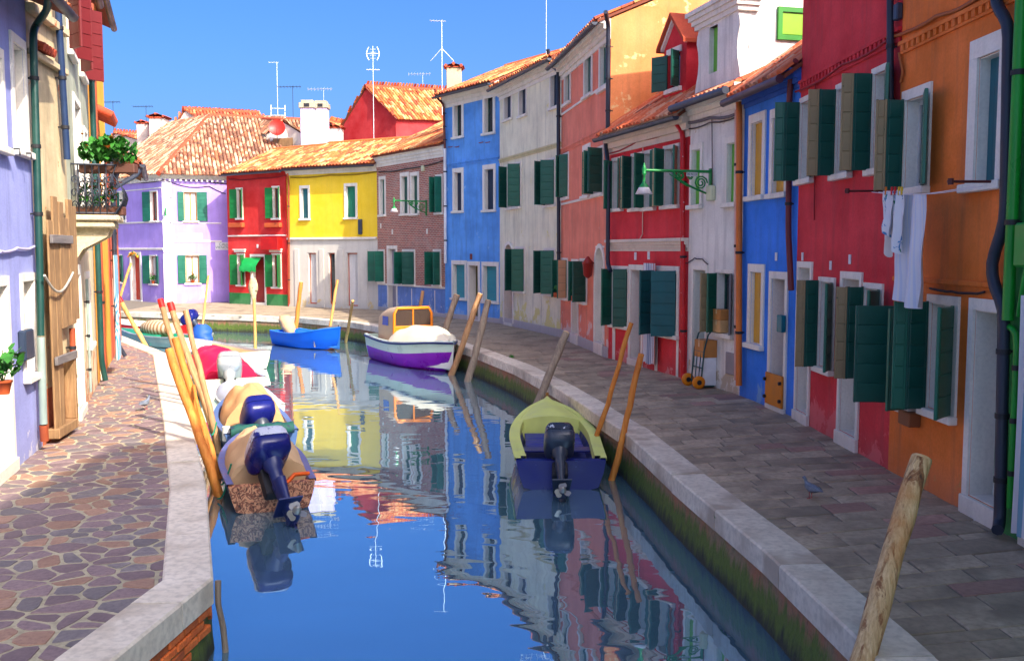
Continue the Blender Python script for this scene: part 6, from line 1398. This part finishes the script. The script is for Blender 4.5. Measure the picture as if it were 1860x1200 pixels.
# ================================================================== LAMPS, LAUNDRY, SMALL THINGS
LGRN = paint('lamp_green', L(24, 130, 62), .4, .12); SHADE = plain('opal_glass', L(216, 206, 206), .3)
def wall_lamp(label, H, wall_px, length, n_sign=1):
    u, z = H.uz(*wall_px); w = Matrix.Translation(H.P0) @ Matrix.Rotation(H.a, 4, 'Z') @ Vector((u, -.03, z)); o = tag(empty('street_lamp', w, H.a), label, 'street lamp', 'green bracket lamps'); k = length
    g = MB(); g.tube([(0, 0, 0), (0, -k, 0)], .028, 8); g.box(-.04, .04, -.02, .02, -.55*k/1.4, .06)
    g.build('arm', LGRN, o); g = MB(); g.tube([Vector((0, -.02-.9*t*k*.6, -.42*k/1.4*(1-t)**.6-.02)) for t in [i/12 for i in range(13)]], .022, 6)
    def spiral(cy, cz, r, s, turns=2.2):
        return [Vector((0, cy+s*r*(1-i/28)*math.cos(i/22*turns*math.pi*2), cz+r*(1-i/28)*math.sin(i/22*turns*math.pi*2))) for i in range(23)]
    g.tube(spiral(-.2*k/1.4, -.22*k/1.4, .14*k/1.4, 1), .016, 5); g.tube(spiral(-.62*k/1.4, -.09*k/1.4, .075*k/1.4, -1), .014, 5); g.tube(spiral(-.42*k/1.4, -.1*k/1.4, .07*k/1.4, 1), .012, 5)
    g.tube([Vector((0, -.2*k/1.4, -.36*k/1.4)), Vector((0, -.5*k/1.4, -.28*k/1.4)), Vector((0, -.86*k/1.4, -.06*k/1.4))], .012, 5); g.build('scroll', LGRN, o)
    g = MB(); g.lathe([(.012, .14), (.03, .07), (.045, .02), (.035, -.05), (.05, -.07), (.02, -.1), (.03, -.22), (.05, -.26), (.09, -.30), (.1, -.33)], (0, -k+.02, 0), 12); g.build('lantern_neck', LGRN, o)
    g = MB(); g.lathe([(.1, -.331), (.17, -.46), (.16, -.462), (.09, -.34)], (0, -k+.02, 0), 16); g.build('lamp_shade', SHADE, o); return o
lm = wall_lamp('green scroll bracket lamp with white shade on the white house', WHITE_H, (1293, 312), 1.42)
g = MB(); g.bbox(.012, .02, -.52, -.28, -.10, -.02, .002); g.build('number_tag', PLATE, lm)
tc_ = bpy.data.curves.new('tag_text', 'FONT'); tc_.body = '00 N 11'; tc_.size = .065; tc_.align_x = 'CENTER'; tc_.align_y = 'CENTER'; tc_.extrude = .0015
to = bpy.data.objects.new('tag_lettering', tc_); COL.objects.link(to); dg = bpy.context.evaluated_depsgraph_get(); me_ = bpy.data.meshes.new_from_object(to.evaluated_get(dg)); bpy.data.objects.remove(to)
me_.materials.append(plain('lettering_dark', L(50, 60, 56), .6)); link('tag_lettering', me_, lm, (.023, -.40, -.06), (math.pi/2, 0, math.pi/2))
wall_lamp('green bracket lamp on the brick house', BRICK_H, (775, 366), 1.5); wall_lamp('small green bracket lamp on the lilac house corner', LILAC_H, (300, 382), .9)
# street sign on the lilac house, lettering cut by the vermilion house
def text_on(H, body, px, py, size, mat, parent=None, y=-.03, name='lettering'):
    tc = bpy.data.curves.new(name, 'FONT'); tc.body = body; tc.size = size; tc.align_x = 'CENTER'; tc.align_y = 'CENTER'; tc.extrude = .002
    t = bpy.data.objects.new(name, tc); COL.objects.link(t); me = bpy.data.meshes.new_from_object(t.evaluated_get(bpy.context.evaluated_depsgraph_get())); bpy.data.objects.remove(t); me.materials.append(mat); u, z = H.uz(px, py, y)
    return link(name, me, parent or H.root, (u, y, z), (math.pi/2, 0, 0))
sg_ = LILAC_H.boxat((391, 424, 440, 454), -.028, -.003, PLATE, 'street_sign', .004)
text_on(LILAC_H, 'CALLE', 408, 443.8, .2, plain('lettering_green', L(50, 110, 100), .6), sg_, -.031); text_on(LILAC_H, 'VIENOVA', 406, 449.5, .19, plain('lettering_green', L(50, 110, 100), .6), sg_, -.031)
# laundry on the orange house
H = ORANGE_H; WM = Matrix.Translation(H.P0) @ Matrix.Rotation(H.a, 4, 'Z')
def wl(px, py, y): u, z = H.uz(px, py, y); return Vector((u, y, z))
def rod(label, px, py, k=.5):
    a = wl(px, py, -.02); g = MB(); g.tube([(0, 0, 0), (0, -k, 0)], .014, 6); g.lathe([(.028, -.03), (.028, .03)], (0, -k+.03, 0), 8); o = g.build('clothes_line_rod', paint('rod_dark_red', L(84, 30, 30), .5)); o.matrix_basis = WM @ Matrix.Translation(a); return tag(o, label, 'rod', 'clothes line rods')
YL = -.42
rod('dark iron clothes line rod beside the hanging garments', 1607, 347); rod('dark iron clothes line rod below the tall blue-green shutter', 1814, 330)
A_, B_ = wl(1596, 349, YL), wl(1785, 338, YL)
for dy, lb in ((0, 'inner clothes line strung along the orange house'), (-.08, 'outer clothes line strung along the orange house')):
    P = [lerp(A_, B_, k/12)+Vector((0, dy, -.05*math.sin(math.pi*k/12))) for k in range(13)]; g = MB(); g.tube([p-P[0] for p in P], .005, 4); o = g.build('clothes_line', plain('line_white', L(220, 210, 210), .6)); o.matrix_basis = WM @ Matrix.Translation(P[0]); tag(o, lb, 'clothes line', 'clothes lines')
def hang(name, label, cat, px0, px1, py0, py1, mat, y, folds=3, taper=None, wav=.03, skew=0):
    a, b = wl(px0, py0, y), wl(px1, py0, y); zb = wl((px0+px1)/2, py1, y).z; g = MB(); P = []; n, m_ = 20, 14
    c = (a+b)/2
    for j in range(m_+1):
        r = []
        for i in range(n+1):
            t, s_ = i/n, j/m_; k = taper(s_) if taper else 1; x = lerp(a.x, b.x, .5+(t-.5)*k)+skew*s_; z = lerp(lerp(a.z, b.z, t), zb+.04*math.sin(t*5+1), s_)
            r.append(Vector((x, y+wav*math.sin(t*math.pi*2*folds+s_*1.2)*(.25+s_)+.02*noise.noise((t*3, s_*3, px0)), z))-c)
        P.append(r)
    g.grid(P); o = g.build(name, mat); o.matrix_basis = WM @ Matrix.Translation(c); return tag(o, label, cat, 'laundry drying on the orange house')
SHEET = stripes('sheet_stripes', [L(214, 212, 220), L(204, 206, 222), L(216, 212, 214), L(196, 200, 218), L(214, 212, 218)], 9, 0)
def printed():
    m, nt, n, b = newmat('printed_cotton'); v = tex(nt); n1 = noise_n(nt, v, 9, 3, .6); n2 = noise_n(nt, v, 7, 2, .5)
    c = mixc(nt, maprange(nt, n1, .57, .6), L(216, 214, 218), L(70, 130, 180)); c = mixc(nt, maprange(nt, n2, .64, .66), c, L(50, 130, 100)); nt.links.new(c, b.inputs['Base Color']); b.inputs['Roughness'].default_value = .9; return m
PRN = printed()
hang('hanging_sheet', 'large white striped sheet hanging from the clothes line', 'sheet', 1624, 1683, 352, 553, SHEET, YL, 2.5, wav=.045)
hang('hanging_garment', 'printed white blouse hanging leftmost on the clothes line', 'garment', 1604, 1622, 347, 425, PRN, YL-.08, 1.5, taper=lambda s: 1+.1*math.sin(s*3), wav=.03); hang('hanging_garment', 'printed white top hanging in front of the striped sheet', 'garment', 1621, 1640, 347, 455, PRN, YL-.08, 1.3, taper=lambda s: 1.05-.3*s*(s > .4), wav=.035)
hang('hanging_garment', 'plain cream cloth hanging below the printed blouse', 'garment', 1607, 1622, 349, 461, paint('cotton_cream', L(214, 204, 196), .9), YL, 1.2, wav=.025)
for i, (px, cn) in enumerate(((1609, 'orange'), (1620, 'red'), (1626, 'red'), (1633, 'yellow'), (1638, 'yellow'))):
    c = wl(px, 346, YL-.08); g = MB(); g.bbox(-.008, .008, -.012, .012, -.05, .04, .003); o = g.build('clothes_peg', plain('peg_'+cn, dict(orange=L(210, 110, 20), red=L(200, 20, 24), yellow=L(210, 170, 40))[cn], .5)); o.matrix_basis = WM @ Matrix.Translation(c); tag(o, 'small %s clothes peg on the line, %s' % (cn, ['leftmost of all', 'left of the red pair', 'right of the red pair', 'left of the yellow pair', 'rightmost of all'][i]), 'clothes peg', 'clothes pegs')
# door curtains
def curtain(label, H, px0, px1, py0, py1, mat, y=-.12, folds=4, tie=None, wav=.035, local=None):
    if local: u0, u1, z0, z1 = local
    else: u0, u1, z0, z1 = H.px(px0, px1, py0, py1, y)
    M = Matrix.Translation(H.P0) @ Matrix.Rotation(H.a, 4, 'Z'); c = Vector(((u0+u1)/2, y, z0)); g = MB(); P = []
    for j in range(19):
        s_ = j/18; k = 1.0 if tie is None else 1-.62*math.exp(-((s_-tie)/.13)**2); r = []
        for i in range(29): t = i/28; r.append(Vector(((t-.5)*(u1-u0)*k, wav*math.sin(t*math.pi*2*folds+.4*math.sin(s_*3))*(.6+.4*s_), (z1-z0)*(1-s_)+.02*math.sin(t*9)*s_)))
        P.append(r)
    g.grid(P); o = g.build('door_curtain', mat); o.matrix_basis = M @ Matrix.Translation(c); return tag(o, label, 'curtain', 'striped door curtains')
curtain('white curtain with fine grey stripes hanging in the scarlet house doorway', SCARLET_H, 1168, 1190, 478, 660, stripes('fine_stripes', [L(216, 214, 220), L(216, 214, 220), L(110, 130, 160), L(216, 214, 220), L(190, 120, 110), L(216, 214, 220)], 9, 0), -.14, 5)
curtain('blue and white striped curtain tied at the waist on the left row', YEL2_H, 0, 0, 0, 0, stripes('blue_stripes', [L(216, 216, 210), L(50, 130, 176), L(216, 216, 210), L(70, 150, 190)], 5, 0), -.3, 4, tie=.6, local=(1.3, 2.5, .3, 2.6))
curtain('green and yellow striped curtain in the orange house doorway', ORANGE_H, 0, 0, 0, 0, stripes('green_yellow_stripes', [L(206, 206, 196), L(70, 140, 80), L(206, 206, 196), L(206, 180, 60)], 7, 0), .12, 3, local=(2.22, 2.5, .25, 2.3), wav=.03)
curtain('blue and white curtain at the right edge on the green house', GREEN_H, 0, 0, 0, 0, stripes('wide_blue_stripes', [L(206, 204, 206), L(206, 204, 206), L(60, 110, 140), L(206, 204, 206), L(110, 150, 170)], 4, 0), -.16, 4, local=(.5, 1.42, .12, 2.3))
# geraniums and planters
LEAF = paint('leaf_green', L(50, 112, 36), .5, .3, scale=20); PET = paint('petal_pink', L(214, 40, 90), .6); PETO = paint('petal_orange', L(226, 110, 30), .6)
def plant(name, label, loc, r=.16, hgt=.3, n=60, flowers=12, pot=None, petal=None, cat='potted plant', group='flower pots on window sills', potr=.09, poth=.15, spread=1.0, leaf=.06, wide=None):
    o = tag(empty(name, loc), label, cat, group); rnd = random.Random(label); g = MB()
    if wide: g.bbox(-wide/2, wide/2, -.09, .09, 0, poth, .015)
    else: g.lathe([(potr*.7, 0), (potr, poth*.85), (potr*1.1, poth*.86), (potr*1.1, poth)], (0, 0, 0), 12)
    g.build('pot', pot or paint('planter_terracotta', L(190, 84, 40), .7), o); g = MB(); f = MB()
    for k in range(n+flowers):
        u = rnd.uniform(-1, 1); v = rnd.uniform(-1, 1); w = rnd.random()
        while u*u+v*v > 1: u, v = rnd.uniform(-1, 1), rnd.uniform(-1, 1)
        hh = hgt*(.15+.85*w*math.sqrt(max(0, 1-.7*(u*u+v*v)))); c = Vector((u*(wide/2 if wide else r), v*r, poth+hh)); 
        M = Matrix.Rotation(rnd.uniform(0, 6.3), 4, 'Z') @ Matrix.Rotation(rnd.uniform(.2, 1.3), 4, 'X'); l = leaf*rnd.uniform(.7, 1.3)
        if k < n: g.add([c+M @ Vector(p) for p in ((0, -l, 0), (l*.5, -l*.2, .01), (l*.35, l*.6, 0), (0, l, -.01), (-l*.35, l*.6, 0), (-l*.5, -l*.2, .01))], [(0, 1, 2, 3, 4, 5)])
        else:
            c.z += hgt*.3
            for q in range(3): f.add([c+Matrix.Rotation(q*2.1+k, 4, 'Z') @ Matrix.Rotation(.6, 4, 'X') @ Vector(p)*l*.7 for p in ((0, 0, 0), (.6, .5, .1), (0, 1.2, 0), (-.6, .5, .1))], [(0, 1, 2, 3)])
    for k in range(6): a = k; g.tube([(0, 0, poth*.8), (.3*r*math.cos(a), .3*r*math.sin(a), poth+hgt*.4), (.6*r*math.cos(a), .6*r*math.sin(a), poth+hgt*.8)], .006, 4)
    tag(g.build('foliage', LEAF, o), kind='stuff')
    if flowers: tag(f.build('flowers', petal or PET, o), kind='stuff')
    return o
def on_sill(H, q, dy=-.04, dx=0, M=None):
    u0, u1, z0, z1 = q; return (M or (Matrix.Translation(H.P0) @ Matrix.Rotation(H.a, 4, 'Z'))) @ Vector(((u0+u1)/2+dx, dy, z0+.004))
M2 = Matrix.Translation(h2.P0) @ Matrix.Rotation(h2.a, 4, 'Z')
plant('flower_pot', 'pink geranium in a pot on the sunlit lilac house window sill', on_sill(LILAC_H, LIL_W), .24, .35); plant('flower_pot', 'pink geranium on the sill right of the lilac house door', on_sill(None, LIL_W2, M=M2), .18, .35); plant('flower_pot', 'pink geranium on the sill left of the lilac house door', on_sill(None, LIL_WL, M=M2), .18, .35)
plant('flower_pot', 'magenta orchid in a red wrapped pot on the orange house sill', on_sill(ORANGE_H, ow2, .02, .12), .07, .2, 14, 9, paint('wrap_red', L(190, 24, 40), .4, worn=L(230, 220, 220), wear=.08), paint('petal_magenta', L(190, 30, 140), .6), potr=.07, poth=.15)
plant('planter', 'trailing green plant on the left ground window of the salmon house', on_sill(SALMON_H, SA_W1, -.1), .14, .26, 70, 0, wide=.5); plant('planter', 'trailing green plant on the right ground window of the salmon house', on_sill(SALMON_H, SA_W2, -.1), .14, .26, 70, 0, wide=.5)
MB_ = Matrix.Translation(BALC_H.P0) @ Matrix.Rotation(BALC_H.a, 4, 'Z')
plant('planter', 'bushy green plant with orange blooms above the iron balcony', MB_ @ Vector((.85, -.55, 3.95)), .34, .45, 420, 10, paint('planter_dark', L(90, 56, 44), .6), PETO, wide=.9, leaf=.075, cat='planter', group='planters')
plant('planter', 'orange flowering plant inside the iron balcony railing', MB_ @ Vector((1.3, -.38, 3.28)), .18, .42, 100, 40, paint('planter_dark', L(90, 56, 44), .6), PETO, wide=.8, leaf=.06, cat='planter', group='planters')
MP = Matrix.Translation(PERI_H.P0) @ Matrix.Rotation(PERI_H.a, 4, 'Z'); lc = PERI_H.uz(2, 690, -.25); plant('wall_plant', 'leafy plant poking in at the left picture edge', MP @ Vector((lc[0]-.05, -.28, lc[1]-.15)), .22, .4, 60, 0, leaf=.08, cat='plant', group='planters')
# wreath over the lilac door
u, z = None, None
g = MB(); rnd = random.Random(8)
for k in range(60): t = rnd.random(); c = Vector((lerp(-.55, .55, t), -.08+rnd.uniform(-.05, .05), .18*math.sin(math.pi*t)+rnd.uniform(-.07, .07))); r = .05; g.add([c+Vector((0, 0, r)), c+Vector((r, 0, 0)), c+Vector((0, -r, 0)), c+Vector((-r, 0, 0)), c+Vector((0, 0, -r))], [(0, 1, 2), (0, 2, 3), (4, 2, 1), (4, 3, 2)], k % 3)
o = g.build('garland', [PETO, LEAF, paint('petal_yellow', L(230, 190, 50), .6)]); d_ = h2.px(239, 255, 464, 545); o.matrix_basis = M2 @ Matrix.Translation(((d_[0]+d_[1])/2, -.04, d_[3]-.05)); tag(o, 'flower garland over the lilac house door', 'garland')
# hand truck with boxes by the scarlet house
c = G(1264, 703); HT = tag(empty('hand_truck', (c.x, c.y, 0), WHITE_H.a), 'dark green hand truck with yellow wheels parked against the white house', 'hand truck'); HGR = paint('truck_green', L(24, 70, 70), .4)
g = MB()
for s_ in (-.22, .22): g.tube([(s_, 0, .08), (s_, .06, .75), (s_*.98, .14, 1.05), (s_*.98, .2, 1.12)], .017, 6)
for zz in (.12, .4, .72): g.tube([(-.22, .01+zz*.07, zz), (.22, .01+zz*.07, zz)], .013, 6)
for s_ in (-.08, .08): g.tube([(s_, .01, .12), (s_, .06, .72)], .01, 5)
g.build('frame', HGR, HT); g = MB(); g.bbox(-.22, .22, .02, .3, .03, .05, .004); g.build('toe_plate', HGR, HT)
for s_ in (-.25, .25):
    g = MB(); g.lathe([(.06, -.03), (.125, -.03), (.13, 0), (.125, .03), (.06, .03)], (s_, -.06, .13), 16, axis='x'); w_ = g.build('wheel', paint('wheel_yellow', L(226, 130, 10), .5), HT); g = MB(); g.lathe([(.05, -.04), (.05, .04)], (s_, -.06, .13), 10, axis='x'); g.build('hub', IRON, w_)
def crate(label, loc, rz, sx, sy, sz, mat, name='cardboard_box', tape=True):
    o = tag(empty(name, loc, rz), label, 'box', 'boxes by the white house'); g = MB(); g.bbox(-sx/2, sx/2, -sy/2, sy/2, 0, sz, .006); g.build('carton', mat, o)
    if tape: g = MB(); g.box(-.025, .025, -sy/2-.001, sy/2+.001, sz*.6, sz+.0015); g.build('tape', paint('tape', L(206, 176, 130), .3), o)
R_ = Matrix.Rotation(WHITE_H.a, 4, 'Z'); CARD = paint('cardboard', L(190, 126, 66), .85); CARD2 = paint('cardboard_pale', L(206, 158, 104), .85)
crate('white polystyrene box standing on the hand truck', c+R_ @ Vector((0, .2, .052)), WHITE_H.a, .38, .28, .55, paint('polystyrene', L(220, 220, 222), .8), 'foam_box', False); crate('brown cardboard box on top of the white box on the hand truck', c+R_ @ Vector((0, .2, .604)), WHITE_H.a, .4, .3, .34, CARD)
MW = Matrix.Translation(WHITE_H.P0) @ R_; q = WHITE_H.px(1304, 1331, 496, 605)
crate('lower cardboard box on the white house window sill', MW @ Vector((q[0]+.22, -.02, q[2]+.012)), WHITE_H.a, .34, .24, .24, CARD2); crate('upper cardboard box on the white house window sill', MW @ Vector((q[0]+.22, -.02, q[2]+.254)), WHITE_H.a, .34, .24, .2, CARD)
# pigeons
def pigeon(label, loc, rz):
    o = tag(empty('pigeon', loc, rz), label, 'pigeon', 'pigeons on the pavements'); o.scale = (.85, .95, .95); g = MB(); rows = []
    S = [(-.17, .012, .004, .115), (-.13, .03, .012, .12), (-.08, .05, .035, .125), (-.02, .058, .052, .125), (.04, .05, .052, .135), (.075, .036, .042, .155), (.09, .026, .03, .185), (.1, .024, .026, .215), (.115, .022, .024, .232), (.135, .012, .014, .232), (.155, .004, .004, .226)]
    for x, a, b, z in S: rows.append([Vector((x, a*math.cos(t*math.pi/6), z+b*math.sin(t*math.pi/6))) for t in range(12)])
    g.grid(rows, close=True); g.face(rows[0]); g.face(rows[-1][::-1]); g.build('body', paint('feather_slate', L(104, 112, 128), .6, .3, scale=40, worn=L(130, 136, 146), wear=.06), o)
    for s_ in (-1, 1): g = MB(); g.grid([[Vector((x, s_*(a+.006), z+b*f)) for f in (.6, 0, -.3)] for x, a, b, z in S[1:6]]); g.build('wing', paint('feather_grey', L(110, 118, 130), .6, .3, scale=40), o)
    for s_ in (-.022, .022): g = MB(); g.tube([(.02, s_, .09), (.015, s_, .01), (.05, s_, .004)], .005, 5); g.build('leg', paint('pigeon_pink', L(190, 80, 80), .6), o)
    return o
p_ = G(264, 744); pigeon('grey pigeon walking on the left pavement', p_, 1.2); p_ = G(1474, 906); pigeon('grey pigeon walking on the right pavement', p_, 2.2)
# weeds in the kerb joints
def weeds(label, p, n=26, h=.1):
    g = MB(); rnd = random.Random(label)
    for k in range(n):
        a = rnd.uniform(0, 6.28); r = rnd.uniform(0, .09); c = Vector((r*math.cos(a), r*math.sin(a), 0)); t = Vector((rnd.uniform(-.05, .05), rnd.uniform(-.05, .05), h*rnd.uniform(.4, 1))); w = Vector((math.sin(a), -math.cos(a), 0))*.012
        g.add([c-w, c+w, c+t*.6+w*.8, c+t, c+t*.6-w*.8], [(0, 1, 2, 3, 4)])
    o = g.build('weed_tuft', LEAF); o.location = p; tag(o, label, 'weed', 'weeds in the kerb joints')
p_ = G(930, 650); weeds('small weed tuft on the kerb left of the lemon yellow boat', (p_.x, p_.y, .01)); p_ = G(1228, 868, -.12); weeds('weed tuft growing below the right kerb edge behind the boat', (p_.x-.0, p_.y, -.13), 40, .14)
p_ = G(1312, 948, -.12); weeds('weed tuft growing below the right kerb edge nearer the viewer', (p_.x, p_.y, -.13), 40, .14)
